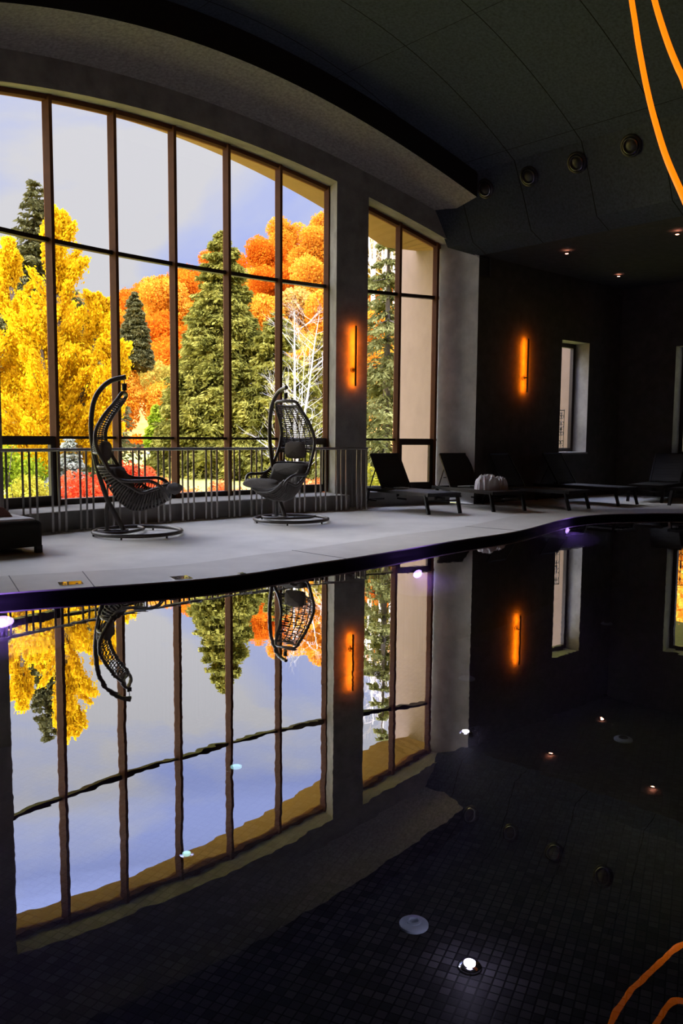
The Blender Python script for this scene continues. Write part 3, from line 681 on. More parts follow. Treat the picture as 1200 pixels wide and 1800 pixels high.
# ---- sun loungers
def lounger(label, foot, axis, back=True):
    t = thing('sun_lounger', label, 'sun lounger', (foot[0], foot[1], 0), math.atan2(axis[1], axis[0]), 'black sun loungers on the deck')
    W2 = .33
    b = MB()
    for s in (1, -1): b.bar((0, s * W2, .315), (1.92, s * W2, .315), .035, .055)
    b.bar((.018, -W2, .315), (.018, W2, .315), .035, .055); b.bar((1.90, -W2, .315), (1.90, W2, .315), .035, .045); b.bar((1.35, -W2, .30), (1.35, W2, .30), .03, .03)
    b.build('frame', LOUNGE, t)
    for s in (1, -1):
        m_ = MB(); m_.bar((.085, s * (W2 + .005), .31), (-.01, s * (W2 + .0), .0), .038, .055, up=(0, 1, 0)); m_.build('leg', LOUNGE, t)
        m_ = MB(); m_.bar((1.74, s * (W2 + .005), .31), (1.84, s * W2, .0), .038, .055, up=(0, 1, 0)); m_.build('leg', LOUNGE, t)
    b = MB(); b.bar((.07, -W2, .21), (.07, W2, .21), .02, .03); b.build('front_rail', LOUNGE, t)
    b = MB(); b.bar((1.50, -W2, .13), (1.86, -W2, .13), .02, .03); b.bar((1.50, W2, .13), (1.86, W2, .13), .02, .03); b.bar((1.80, -W2, .13), (1.80, W2, .13), .02, .03)
    b.build('rear_rail', LOUNGE, t)
    b = MB(); n = 16
    for k in range(n):
        x0 = .04 + 1.29 * k / n; b.box((x0 + .04, 0, .342), (1.29 / n - .006, 2 * W2 - .045, .012))
    b.box((.68, 0, .337), (1.30, 2 * W2 - .06, .008)); b.build('sling_seat', SLING, t)
    a = R(57); h = Vector((1.34, 0, .345)); dx = Vector((math.cos(a), 0, math.sin(a)))
    bk = MB(); Lb = .72; M = Matrix((dx, Vector((0, 1, 0)), dx.cross(Vector((0, 1, 0))))).transposed()
    for s in (1, -1): bk.bar(h + Vector((0, s * (W2 - .03), 0)), h + Vector((0, s * (W2 - .03), 0)) + dx * Lb, .03, .035, up=(0, 1, 0))
    bk.bar(h + dx * Lb + Vector((0, -W2 + .03, 0)), h + dx * Lb + Vector((0, W2 - .03, 0)), .03, .03)
    o = bk.build('backrest_frame', LOUNGE, t)
    sp_ = MB()
    for k in range(9): sp_.box(h + dx * (.045 + (Lb - .06) * (k + .5) / 9), ((Lb - .06) / 9 - .006, 2 * W2 - .10, .012), M)
    sp_.box(h + dx * (Lb / 2), (Lb - .06, 2 * W2 - .11, .007), M); sp_.build('backrest_sling', SLING, o)
    st_ = MB()
    for s in (1, -1): st_.bar(h + dx * .45 + Vector((0, s * (W2 - .05), 0)), (1.80, s * (W2 - .05), .31), .016, .016, up=(0, 1, 0))
    st_.bar((1.62, -W2 + .05, .51), (1.62, W2 - .05, .51), .014, .014)
    st_.build('back_support', LOUNGE, t)
    return t
def mid(a, c): return ((a[0] + c[0]) / 2, (a[1] + c[1]) / 2)
lounger('black sun lounger nearest the steel railing, beside the narrow window', mid((1.45, 13.11), (1.93, 13.45)), (-.53, .85))
L2F, L2A = mid((2.64, 13.72), (3.10, 13.97)), Vector((-.44, .90, 0)).normalized()
lounger('black sun lounger carrying a crumpled white towel', L2F, L2A)
lounger('black sun lounger directly behind the white towel, under the tall sconce', mid((3.94, 14.05), (4.46, 14.55)), (-.69, .72))
lounger('black sun lounger under the small recessed window with iron grille', mid((5.17, 15.1), (5.67, 15.53)), (-.65, .76))
lounger('black sun lounger in the dark room corner, backrest leaning on the right wall', (6.05, 16.15), (.60, .80))
lounger('black sun lounger cut off by the edge, lit foot end beside pool bend', (6.42, 15.12), (.85, .53))
# white towel heap on the second lounger
def heap(name, label, cat, c, sx, sy, sz, mt, seed, rz=0.0, nl=6):
    rng = np.random.RandomState(seed); b = MB(); rows = []; nt, npn = 22, 56
    ph = rng.rand(6) * 6.28
    for i in range(nt + 1):
        v = i / nt; row = []
        for k in range(npn):
            a = 2 * PI * k / npn
            fold = .13 * math.sin(5 * a + ph[0] + 3 * v) + .09 * math.sin(9 * a + ph[1] - 4 * v) + .06 * math.sin(15 * a + ph[2] + 6 * v)
            r = math.cos(v * PI / 2) ** .55 * (1 + fold)
            h = math.sin(v * PI / 2) ** .9 * (1 + .28 * math.sin(2 * a + ph[3]) + .16 * math.sin(5 * a + ph[4]) * math.cos(v * 1.2)) + .10 * math.sin(7 * a + 5 * v) * v * (1 - v) * 4 * .5
            row.append((sx * r * math.cos(a), sy * r * math.sin(a), max(0.0, sz * h)))
        rows.append(row)
    b.grid(rows, closed=True); o = b.build(name, mt, None, True); o.location = c; o.rotation_euler = (0, 0, rz)
    return tag(o, label, cat)
tp = Vector((*L2F, 0)) + L2A * .50
def towel():
    from mathutils import noise
    root = thing('towel', 'crumpled white towel lying on the black sun lounger', 'towel', (tp.x, tp.y, .349), math.atan2(L2A.y, L2A.x) - PI / 2)
    def lump(nm, cx, cy, sx, sy, h, seed, n1=40, n2=110):
        b = MB(); rows = []
        for i in range(n1 + 1):
            v = i / n1; row = []
            for k in range(n2):
                a = 2 * PI * k / n2; rr = math.cos(v * PI / 2) ** .6
                x, y = sx * rr * math.cos(a), sy * rr * math.sin(a)
                q = Vector((x * 9 + seed, y * 9, seed * 2.3)); q = q + Vector((noise.noise(q * .7), noise.noise(q * .7 + Vector((9, 2, 1))), 0)) * 1.4
                rid = 1 - abs(noise.noise(q)) * 2; rid2 = 1 - abs(noise.noise(q * 2.3 + Vector((3, 3, 3)))) * 2
                f = .62 + .34 * rid + .16 * rid2; z = h * math.sin(v * PI / 2) ** .7 * f
                g_ = 1 + .10 * rid * (1 - v)
                row.append((cx + x * g_, cy + y * g_, max(0, z)))
            rows.append(row)
        b.grid(rows, closed=True); return b.build(nm, TOWEL, root, True)
    lump('towel_bundle', -.10, 0, .20, .22, .25, 1.7)
    lump('towel_fold', .14, -.02, .13, .17, .21, 6.1)
towel()

# ---- covered daybed at the left edge
t = thing('daybed', 'dark fabric covered daybed cut off at the left edge of the deck', 'daybed', (-3.20, 8.53, 0), math.atan2(-.68, -.73))
b = MB()    # local x runs away from the visible foot corner, y towards the pool side being 0
def rbox(b, x0, x1, y0, y1, z0, z1, r, n=5):
    prof = []
    for (cx, cy, a0) in ((x1 - r, y1 - r, 0), (x0 + r, y1 - r, 90), (x0 + r, y0 + r, 180), (x1 - r, y0 + r, 270)):
        for k in range(n + 1): a = R(a0 + 90 * k / n); prof.append((cx + r * math.cos(a), cy + r * math.sin(a)))
    cx, cy = (x0 + x1) / 2, (y0 + y1) / 2; rows = [[(x, y, z0) for x, y in prof], [(x, y, z1 - r) for x, y in prof]]
    for k in range(1, n + 1):
        a = PI / 2 * k / n; ins = r * (1 - math.cos(a)); rows.append([(x - math.copysign(min(ins, abs(x - cx)), x - cx), y - math.copysign(min(ins, abs(y - cy)), y - cy), z1 - r + r * math.sin(a)) for x, y in prof])
    b.grid(rows, closed=True); m_ = len(prof); o = len(b.v); b.f += [tuple(o - m_ + k for k in range(m_)), tuple(o - len(rows) * m_ + k for k in range(m_ - 1, -1, -1))]; b.m += [0, 0]
rbox(b, -.03, 1.95, -.79, .03, .07, .345, .05); b.build('cover', DAYFAB, t, True, 60)
b = MB(); rbox(b, .03, 1.9, -.74, -.02, .345, .368, .02); b.build('mattress_top', DAYTOP, t, True, 60)
for (x, y) in ((.01, -.01), (.01, -.75), (1.9, -.01), (1.9, -.75)):
    b = MB(); b.box((x, y, .04), (.065, .065, .08)); b.build('leg', BLACKMETAL, t)
c = at(4, 912, 8.62); heap('brown_cloth', 'crumpled brown cloth lying on top of the covered daybed', 'cloth', (c.x - .10, c.y, .368), .17, .09, .085, BROWNCLOTH, 3, R(20))

# ---- wall sconces
def sconce(label, loc, outward, power, h=1.04):
    rz = math.atan2(outward.y, outward.x)
    t = thing('wall_sconce', label, 'wall light', loc, rz, 'slim orange wall sconces')
    b = MB(); b.box((.105, 0, h / 2), (.022, .026, h)); b.build('bar', BLACKMETAL, t)
    b = MB(); b.box((.0925, 0, h / 2), (.004, .018, h - .02)); b.build('light_strip', LEDSTRIP, t)
    b = MB(); b.lathe([(.045, 0), (.045, .012), (.017, .016), (.017, .095)], 16, Matrix.Translation((0, 0, .285)) @ Matrix.Rotation(PI / 2, 4, 'Y')); b.build('bracket', BLACKMETAL, t, True, 40)
    ld = bpy.data.lights.new('sconce_glow', 'AREA'); ld.shape = 'RECTANGLE'; ld.size = h - .02; ld.size_y = .02; ld.energy = power; ld.color = (1.0, 0.17, 0.002)
    lo = bpy.data.objects.new('sconce_glow', ld); COL.objects.link(lo); lo.parent = t; lo.location = (.088, 0, h / 2)
    lo.rotation_euler = Matrix((Vector((0, 0, -1)), Vector((0, 1, 0)), Vector((1, 0, 0)))).transposed().to_euler()
    return t
def cyl_hit(u, v, r):
    d = ray(u, v); a = d.x * d.x + d.y * d.y; bq = -2 * (d.x * CX + d.y * CY); c_ = CX * CX + CY * CY - r * r
    k = (-bq + math.sqrt(bq * bq - 4 * a * c_)) / (2 * a); return Vector((0, 0, EYE)) + d * k
p = cyl_hit(619.5, 630, R_IN); p.z = 2.14
sconce('slim orange glowing sconce on the pillar between the two tall windows', p, Vector((CX - p.x, CY - p.y, 0)).normalized(), 3.0)
p = CORNER + D2 * 1.40; p.z = 2.16
sconce('slim orange glowing sconce on the dark wall beside the recessed window', p, Vector((D2.y, -D2.x, 0)), 9.5)

# ---- round air vents on the boxed beam
def bld(s, tt, z): p = Vector((CX, CY, 0)) + ES * s + ET * tt; p.z = z; return p
def on_beam(u, v, s=4.5):
    d = ray(u, v); o = Vector((-CX, -CY, 0)); k = (s - o.dot(ES)) / d.dot(ES); return Vector((0, 0, EYE)) + d * k
vp = None
for i, (u, v) in enumerate([(853, 332), (930, 310), (1014, 286), (1109, 256)]):
    s_f = 4.6
    for _ in range(6): p = on_beam(u, v, s_f); s_f = 4.5 + (5.78 - p.z) * .56
    p = p - ES * .003
    lab = ['round black air vent nearest the arched window', 'second round black air vent from the arched window', 'third round black air vent from the arched window', 'round black air vent nearest the orange light loops'][i]
    if vp is None:
        vp = thing('air_vent', lab, 'air vent', p, BROT + PI, 'round vents on the boxed beam'); vp.rotation_euler = (0, math.atan2(.28, .5), BROT + PI)
        Mv = Matrix.Rotation(PI / 2, 4, 'Y')
        b = MB(); b.lathe([(.165, 0), (.165, .012), (.15, .025), (.135, .03), (.125, .016), (.12, .0)], 36, Mv, cap=False); b.build('flange', BLACKPLASTIC, vp, True, 40)
        b = MB(); b.lathe([(.117, .004), (.117, .034), (.105, .042), (.095, .03), (.09, .005)], 36, Mv, cap=False); b.build('nozzle_ring', mat('satin_vent_ring', (.35, .35, .35), .3, metal=1.0), vp, True, 40)
        b = MB(); b.lathe([(.088, .012), (.06, .03), (.03, .036), (.0005, .037)], 30, Mv, cap=False); b.build('throat', BLACKMETAL, vp, True)
    else:
        c = copy_tree(vp); c.location = p; c['label'] = lab
# ---- downlights in the lower ceiling
dl = None
for i, (u, v) in enumerate([(996, 445), (1087, 485), (1190, 411)]):
    p = on_z(u, v, 4.565); lab = ['small glowing downlight closest to the boxed beam', 'small glowing downlight nearest the dark room corner', 'small glowing downlight near the orange light loop'][i]
    if dl is None:
        dl = thing('downlight', lab, 'ceiling light', p, 0, 'small ceiling downlights')
        b = MB(); b.lathe([(.055, .01), (.055, -.006), (.04, -.012), (.034, .0)], 24, cap=False); b.build('trim_ring', BLACKMETAL, dl, True, 40)
        b = MB(); b.lathe([(.033, .0), (.02, -.012), (.0005, -.016)], 20, cap=False); b.build('lens', LAMPRED, dl, True)
    else:
        c = copy_tree(dl); c.location = p; c['label'] = lab
# ---- loudspeaker and camera dome
p = at(852, 470, 15.45); t = thing('loudspeaker', 'black loudspeaker mounted high at the wall corner under the ceiling', 'loudspeaker', (p.x, p.y, p.z), math.atan2(-.9, -.3))
b = MB(); rbox(b, -.12, .12, -.10, .10, -.17, .17, .03); b.build('cabinet', BLACKPLASTIC, t, True, 50)
b = MB(); b.box((.121, 0, 0), (.006, .16, .28)); b.build('grille', BLACKMETAL, t)
b = MB(); b.box((-.16, 0, 0), (.10, .05, .06)); b.build('bracket', BLACKMETAL, t)
b = MB(); b.box((.0, -.103, 0.0), (.035, .006, .24)); b.build('lit_edge_strip', CHROME, t)  # bright strip added to stand in for light along the cabinet edge
p = at(1092, 521, 17.9); t = thing('security_camera', 'small dome camera under the ceiling in the dark room corner', 'camera', p)
b = MB(); b.lathe([(.06, .09), (.06, .045), (.055, .04)], 20); b.build('base', BLACKPLASTIC, t, True, 40)
b = MB(); b.lathe([(.05 * math.cos(a), .04 - .05 * math.sin(a)) for a in [PI / 2 * i / 8 * .99 for i in range(9)]], 20); b.build('dome', mat('smoked_dome', (.03, .03, .03), .1), t, True)

# ---- hanging orange light loops
S_ = 1.12
def loop(label, P, extra):
    pts = [Vector(q) for q in P] + [Vector(q) for q in extra]
    t = thing('light_loop', label, 'pendant light', pts[0], 0, 'orange light loops')
    o = pts[0].copy(); b = MB(); b.tube([q - o for q in spline(pts, 8, True)], .025, 10, True); b.build('glowing_tube', LED, t, True)
    b = MB()
    for q in (pts[-1], pts[-3]):
        b.tube([q - o, Vector((q.x, q.y, 7.6)) - o], .004, 6)
    b.build('hanging_wire', BLACKMETAL, t)
    return t
def lp(u, v, d): q = at(u, v, d); return (q.x, q.y, q.z)
loop('larger orange light loop hanging lowest from the dark vault', [lp(1108, -40, 8.1), lp(1117.5, 50, 7.83), lp(1127.5, 110, 7.63), lp(1137.5, 160, 7.44), lp(1150, 210, 7.22), lp(1170, 275, 6.9), lp(1200, 345, 6.5)],
     [(2.65, 5.95, 2.50), (2.72, 5.3, 2.02), (2.92, 4.5, 1.80), (3.3, 3.8, 2.05), (3.75, 3.45, 2.75), (4.15, 3.5, 3.4), (4.4, 4.0, 4.5), (4.3, 5.0, 5.5), (3.8, 6.3, 6.1), (3.2, 7.5, 6.0), (2.9, 8.1, 5.5)])
loop('smaller orange light loop hanging higher beside the larger loop', [lp(1141, -40, 7.75), lp(1150, 0, 7.58), lp(1160, 35, 7.44), lp(1175, 80, 7.25), lp(1190, 117, 7.08), lp(1203, 147, 6.95)],
     [(2.78, 6.62, 3.66), (2.76, 6.38, 3.30), (2.80, 6.15, 3.10), (2.94, 5.95, 3.12), (3.2, 5.8, 3.45), (3.55, 5.85, 4.1), (3.75, 6.2, 4.95), (3.7, 6.9, 5.65), (3.35, 7.6, 6.0), (3.0, 7.95, 5.85)])

# ---- lamps and inlets in the pool
def pool_normal(p):
    i = min(range(n_pool), key=lambda i: (POOL[i][0] - p.x) ** 2 + (POOL[i][1] - p.y) ** 2)
    a = Vector(POOL[(i - 1) % n_pool]); c = Vector(POOL[(i + 1) % n_pool]); tt = (c - a).normalized(); return Vector((*POOL[i], 0)), Vector((tt.y, -tt.x, 0))
n_pool = len(POOL)
for (u, v0, z, lab, wt) in ((743, 963, -.31, 'violet underwater lamp in the pool wall below the narrow window', 26), (995, 911, -.19, 'violet underwater lamp in the pool wall at the bend', 14), (2, 1043, -.225, 'violet underwater lamp in the pool wall cut off at the edge', 20)):
    q = on_z(u, v0, 0.0); P_, nn = pool_normal(q); P_.z = z
    t = thing('underwater_lamp', lab, 'pool lamp', P_, math.atan2(nn.y, nn.x), 'violet pool wall lamps')
    Mv = Matrix.Rotation(PI / 2, 4, 'Y') @ Matrix.Diagonal((.5, 1, 1, 1))
    b = MB(); b.lathe([(.115, 0), (.115, .012), (.095, .02), (.09, .01)], 24, Mv, cap=False); b.build('rim', CHROME, t, True, 40)
    b = MB(); b.lathe([(.09, .01), (.06, .026), (.0005, .032)], 20, Mv, cap=False); b.build('lens', LAMPPURPLE, t, True)
    ld = bpy.data.lights.new('lamp_glow', 'POINT'); ld.energy = wt * .30; ld.color = (.42, .20, 1.0); ld.shadow_soft_size = .03
    lo = bpy.data.objects.new('lamp_glow', ld); COL.objects.link(lo); lo.parent = t; lo.location = (.10, 0, -.02)
    b = MB(); b.lathe([(.42 * math.sin(PI * i / 14) + .0004, -.42 * math.cos(PI * i / 14)) for i in range(15)], 24, Matrix.Translation((.14, 0, -.10 - .3 * (z + .31))) @ Matrix.Diagonal((.9, 1.25, .28, 1)), cap=False)
    hz_ = b.build('lit_water_haze', HAZE, t, True)
def floor_fixture(u, v, lamp, lab, rad, lens):
    p = on_z(u, v, -1.25); p.z = -1.25
    nm = 'pool_floor_lamp' if lamp else 'pool_inlet'
    t = thing(nm, lab, 'pool lamp' if lamp else 'pool inlet', p, R(20), 'pool floor fittings')
    b = MB(); b.lathe([(rad, 0), (rad, .012), (rad * .85, .02), (rad * .5, .022)], 28, cap=False); b.build('flange', CHROME if lamp else GREYPLASTIC, t, True, 40)
    b = MB(); b.lathe([(rad * .5, .02), (rad * .5, .028), (rad * .36, .03), (rad * .34, .02), (rad * .0005 + .0005, .02)], 24, cap=False); b.build('lens' if lamp else 'nozzle', lens, t, True, 40)
    if lamp and lens is LAMPWHITE:
        ld = bpy.data.lights.new('floor_lamp_glow', 'POINT'); ld.energy = .8; ld.color = (.75, .68, 1.0); ld.shadow_soft_size = .03
        lo = bpy.data.objects.new('floor_lamp_glow', ld); COL.objects.link(lo); lo.parent = t; lo.location = (0, 0, .14)
floor_fixture(825, 1701, True, 'bright white pool floor lamp nearest the viewer', .055, LAMPWHITE)
floor_fixture(818, 1290, True, 'bright white pool floor lamp in the middle of the dark water', .06, LAMPWHITE)
floor_fixture(890, 1041, True, 'small white pool floor lamp far out by the pool edge', .05, LAMPWHITE)
floor_fixture(415, 1353, True, 'pale round pool lamp within the bright sky reflection', .085, LAMPDIM)
floor_fixture(328, 1507, True, 'pale round pool lamp at the arched reflection border', .05, LAMPDIM)
floor_fixture(727, 1627, False, 'round grey pool inlet nearest the viewer', .075, GREYPLASTIC)
floor_fixture(820, 1194, False, 'round grey pool inlet beyond the middle floor lamp', .085, GREYPLASTIC)
floor_fixture(1095, 1301, False, 'round grey pool inlet below the ceiling light reflections', .075, BLACKPLASTIC)
floor_fixture(1066, 1097, False, 'round grey pool inlet far out near the window reflections', .075, BLACKPLASTIC)
# ---- polished covers let into the coping
for (u, v, w_, lab) in ((124, 1026, .19, 'polished metal skimmer cover mirroring yellow leaves in the coping'), (318, 1016, .16, 'polished metal skimmer cover in the coping below the side-on chair'), (424, 1008.5, .06, 'tiny bright metal cap in the coping between the two chairs')):
    p = on_z(u, v); P_, nn = pool_normal(p)
    t = thing('skimmer_cover', lab, 'pool fitting', (p.x, p.y, 0), math.atan2(nn.y, nn.x))
    b = MB(); b.box((0, 0, .003), (.16 if w_ > .1 else .05, w_, .006)); b.build('plate', MIRRORSTEEL, t)
    b = MB()
    for s in (1, -1): b.lathe([(.012, .006), (.010, .009)], 12, Matrix.Translation((0.03, s * w_ * .25, 0)))
    b.build('screw', BLACKMETAL, t)

# ---- wrought iron grilles outside the two recessed windows
def grille(label, P, H, off):
    u0, u1, z0, z1 = H; zt = z0 + .92; o = Vector(P(u0, z0 + .06, off))
    t = thing('window_grille', label, 'grille', o)
    def q(u, z): return Vector(P(u, z, off)) - o
    b = MB(); a0, a1 = u0 - .05, u1 + .05
    for z in (z0 + .08, zt): b.tube([q(a0, z), q(a1, z)], .010, 6)
    nb = 5
    for k in range(nb + 1): uu = a0 + (a1 - a0) * k / nb; b.tube([q(uu, z0 + .06), q(uu, zt + .02)], .008, 6)
    b.build('bars', IRON, t)
    b = MB()
    def spiral(cu, cz, r, a_0, turns, sgn):
        return [q(cu + r * (1 - i / 30 * .8) * math.cos(a_0 + sgn * turns * 2 * PI * i / 30), cz + r * (1 - i / 30 * .8) * math.sin(a_0 + sgn * turns * 2 * PI * i / 30)) for i in range(31)]
    for k in range(nb):
        uc = a0 + (a1 - a0) * (k + .5) / nb; w_ = (a1 - a0) / nb / 2 - .012
        for (cz, a_0) in ((zt - .13, PI / 2), (z0 + .62, -PI / 2), (z0 + .42, PI / 2), (z0 + .2, -PI / 2)):
            for s in (1, -1): b.tube(spiral(uc + s * w_ * .5, cz, w_ * .75, a_0, 1.2, s), .0065, 5)
        b.tube([q(uc, z0 + .1), q(uc, zt - .02)], .006, 5)
        b.lathe([(.003, -.05), (.02, -.02), (.02, .02), (.003, .05)], 8, Matrix.Translation(q(uc, z0 + .52)))
    b.build('scrollwork', IRON, t, True)
grille('wrought iron scroll grille outside the small recessed window with pale column', P2, HW, .62)
grille('wrought iron scroll grille outside the recessed window at the right edge', P3, HR, .55)

# ================================================================== GARDEN
def quads(name, cen, siz, mt, parent=None, axis=None, asp=1.0, seed=0, kind=None):
    """many small leaves as one foliage mesh: cen Nx3, siz N"""
    rng = np.random.RandomState(seed); n = len(cen)
    if axis is None: ax = rng.normal(size=(n, 3))
    else: ax = axis + rng.normal(size=(n, 3)) * .35
    ax /= np.linalg.norm(ax, axis=1)[:, None] + 1e-9
    o = rng.normal(size=(n, 3)); o -= ax * (o * ax).sum(1)[:, None]; o /= np.linalg.norm(o, axis=1)[:, None] + 1e-9
    s = np.asarray(siz)[:, None]
    A = cen - ax * s * .5 * asp; B = cen + o * s * .42; C_ = cen + ax * s * .5 * asp; D_ = cen - o * s * .42
    V = np.stack([A, B, C_, D_], 1).reshape(-1, 3).astype(np.float32)
    me = bpy.data.meshes.new(name); me.vertices.add(4 * n); me.vertices.foreach_set('co', V.ravel())
    me.loops.add(4 * n); me.loops.foreach_set('vertex_index', np.arange(4 * n, dtype=np.int32))
    me.polygons.add(n); me.polygons.foreach_set('loop_start', np.arange(0, 4 * n, 4, dtype=np.int32))
    me.materials.append(mt); me.update(calc_edges=True); me.validate()
    ob = bpy.data.objects.new(name, me); COL.objects.link(ob)
    if parent is not None: ob.parent = parent
    return ob
def gz(x, y): return ground(x, y)

def conifer(name, label, cat, x, y, H, Rb, mt, seed, levels=34, per=9, dens=110, leaf=.16, droop=.35, asp=2.2, group=None, base=.04, zb=None, prof=1.0, z_cut=None):
    rng = np.random.RandomState(seed); z0 = gz(x, y) if zb is None else zb
    t = thing(name, label, cat, (x, y, z0), 0, group)
    tb = MB(); tb.tube([(0, 0, -.3), (0, 0, H * .5), (0, 0, H * .97)], [H * .016 + .02, H * .009 + .01, .01], 8)
    cen, axs, siz = [], [], []
    for i in range(levels):
        f = base + (1 - base) * (i + rng.rand() * .7) / levels
        Lm = Rb * (1 - f) ** prof + .04 * Rb
        if f < .12: Lm *= .75 + 2 * f
        for k in range(max(3, int(per * (.55 + .45 * (1 - f))))):
            a = rng.rand() * 2 * PI; Lb = Lm * (.7 + .42 * rng.rand())
            m_ = max(6, int(dens * (Lb / Rb) ** 1.1)); u = rng.rand(m_) ** .75
            up = .25 if f > .8 else 0.02
            zz = f * H - droop * Lb * u ** 1.2 + droop * .75 * Lb * np.maximum(0, u - .55) ** 1.1 + up * Lb * u
            wd = .16 * Lb * np.sin(np.clip(u, .05, .97) * PI) ** .7 + .03
            lat = rng.normal(size=m_) * wd; hang = -np.abs(rng.normal(size=m_)) * .10 * Lb - 0.0
            r = u * Lb; dx, dy = math.cos(a), math.sin(a)
            cen.append(np.stack([r * dx - lat * dy, r * dy + lat * dx, zz + hang], 1))
            axs.append(np.stack([np.full(m_, dx * .7) - np.sign(lat) * dy * .6, np.full(m_, dy * .7) + np.sign(lat) * dx * .6, -.15 - .5 * rng.rand(m_)], 1))
            siz.append(leaf * (.6 + .7 * rng.rand(m_)))
            if i % 3 == 0 and Lb > .5: tb.tube([(0, 0, f * H), (dx * Lb * .8, dy * Lb * .8, f * H - droop * Lb * .35)], [.02, .006], 4, cap=False)
    quads('foliage', np.concatenate(cen), np.concatenate(siz), mt, t, np.concatenate(axs), asp, seed)
    tb.build('trunk', BARK, t); return t

def ascending_tree(name, label, cat, x, y, H, Rb, mt, seed, leaders, limbs, dens, leaf):
    rng = np.random.RandomState(seed); z0 = gz(x, y); t = thing(name, label, cat, (x, y, z0))
    tb = MB(); cen, axs, siz = [], [], []
    for (lx, ly, lh, lr) in leaders:
        stem_ = [(0, 0, -.3), (lx * .45, ly * .45, lh * .35), (lx, ly, lh * .8), (lx * 1.05, ly * 1.05, lh)]
        SP = spline(stem_, 10); tb.tube(SP, [.16 * (1 - i / len(SP)) + .015 for i in range(len(SP))], 7)
        nl = int(limbs * lh / H)
        for i in range(nl):
            f = .03 + .97 * (i + rng.rand()) / nl; p0 = SP[min(len(SP) - 1, int((.18 + .82 * f) * (len(SP) - 1)))]
            a = rng.rand() * 2 * PI; Lb = lr * ((1 - f) ** .8 + .08) * (.65 + .5 * rng.rand())
            el_ = R(12 + 46 * f + 14 * rng.rand())
            m_ = int(dens * (Lb + .3)); u = rng.rand(m_) ** .8
            curve = np.sin(el_) * u * Lb + .16 * Lb * u ** 2
            r = np.cos(el_) * u * Lb * (1 - .12 * u); wd = .035 + .085 * Lb * np.sin(np.clip(u, .03, .98) * PI) ** .8 * .55
            j = rng.normal(size=(m_, 3)) * wd[:, None]; j[:, 2] *= .75
            c = np.stack([p0.x + r * math.cos(a), p0.y + r * math.sin(a), p0.z + curve], 1) + j
            cen.append(c); axs.append(np.tile([math.cos(a) * .5, math.sin(a) * .5, .8], (m_, 1))); siz.append(leaf * (.55 + .8 * rng.rand(m_)))
            if Lb > .5: tb.tube([p0, (p0.x + math.cos(el_) * Lb * .85 * math.cos(a), p0.y + math.cos(el_) * Lb * .85 * math.sin(a), p0.z + math.sin(el_) * Lb * .85 + .1 * Lb)], [.03, .008], 4, cap=False)
        for k in range(3):
            m_ = 90; u = rng.rand(m_); cen.append(np.array([[SP[-1].x, SP[-1].y, SP[-1].z]]) - np.stack([rng.normal(size=m_) * .05 * (1 + u * 2), rng.normal(size=m_) * .05 * (1 + u * 2), u * lh * .16 - .1], 1)); axs.append(np.tile([0, 0, 1.], (m_, 1))); siz.append(np.full(m_, leaf))
    quads('foliage', np.concatenate(cen), np.concatenate(siz), mt, t, np.concatenate(axs), 1.4, seed)
    tb.build('trunk', BARK, t); return t

def blob_points(rng, blobs, per, shell_=.28):
    out = []
    for (bx, by, bz, r) in blobs:
        m_ = int(per * r * r); d = rng.normal(size=(m_, 3)); d /= np.linalg.norm(d, axis=1)[:, None]
        rr = r * (1 - shell_ * rng.rand(m_) ** 1.4); lump = 1 + .12 * np.sin(d[:, 0] * 7 + bx * 5) * np.sin(d[:, 1] * 6 + by) * np.sin(d[:, 2] * 8)
        out.append(np.array([[bx, by, bz]]) + d * (rr * lump)[:, None] * np.array([[1, 1, .9]]))
    return np.concatenate(out)
def bush(name, label, cat, x, y, w, h, mt, seed, per=900, leaf=.10, group=None, nb=9, zb=None):
    rng = np.random.RandomState(seed); t = thing(name, label, cat, (x, y, gz(x, y) if zb is None else zb), 0, group); bl = []
    for i in range(nb):
        a = rng.rand() * 6.28; r = w * .5 * rng.rand() ** .5 * .75; f = 1 - (r / (w * .5)) ** 2 * .6
        bl.append((r * math.cos(a), r * math.sin(a), h * (.30 + .42 * rng.rand()) * f, min(w, h) * (.22 + .14 * rng.rand())))
    P = blob_points(rng, bl, per, .6); P = P[P[:, 2] > 0]
    quads('foliage', P, leaf * (.6 + .8 * rng.rand(len(P))), mt, t, None, 1.3, seed)
    tb = MB()
    for i in range(6):
        a = rng.rand() * 6.28; tb.tube([(0, 0, -.1), (w * .15 * math.cos(a), w * .15 * math.sin(a), h * .3), (w * .33 * math.cos(a), w * .33 * math.sin(a), h * .68)], [.03, .02, .006], 5)
    tb.build('stem', BARK, t); return t

# yellow tree and the spruce behind it
q = at(98, 800, 23.0)
ascending_tree('golden_tree', 'tall golden yellow tree with two upright tips outside the window', 'tree', q.x, q.y, 8.6, 3.0, L_YELLOW, 11,
               [(.2, 0, 8.0, 1.75), (-1.22, .3, 7.3, 1.35), (1.15, .2, 5.7, 1.7), (-2.7, .2, 5.5, 2.0), (.0, -.9, 4.9, 2.4), (-1.6, -.6, 4.6, 2.2), (1.6, -.3, 4.2, 2.0)], 64, 620, .062)
q = at(72, 800, 31.0); conifer('spruce_tree', 'dark spruce rising behind the golden yellow tree', 'tree', q.x, q.y, 11.1, 4.1, L_DARKSPRUCE, 21, 62, 10, 300, .12, .26, 2.0)
q = at(236, 512, 60); conifer('spruce_tree', 'small dark conifer standing on the hillside among orange trees', 'tree', q.x, q.y, 5.6, 1.5, L_DARKSPRUCE, 22, 44, 10, 260, .15, .22, 1.8, zb=q.z - 5.6, prof=.6)
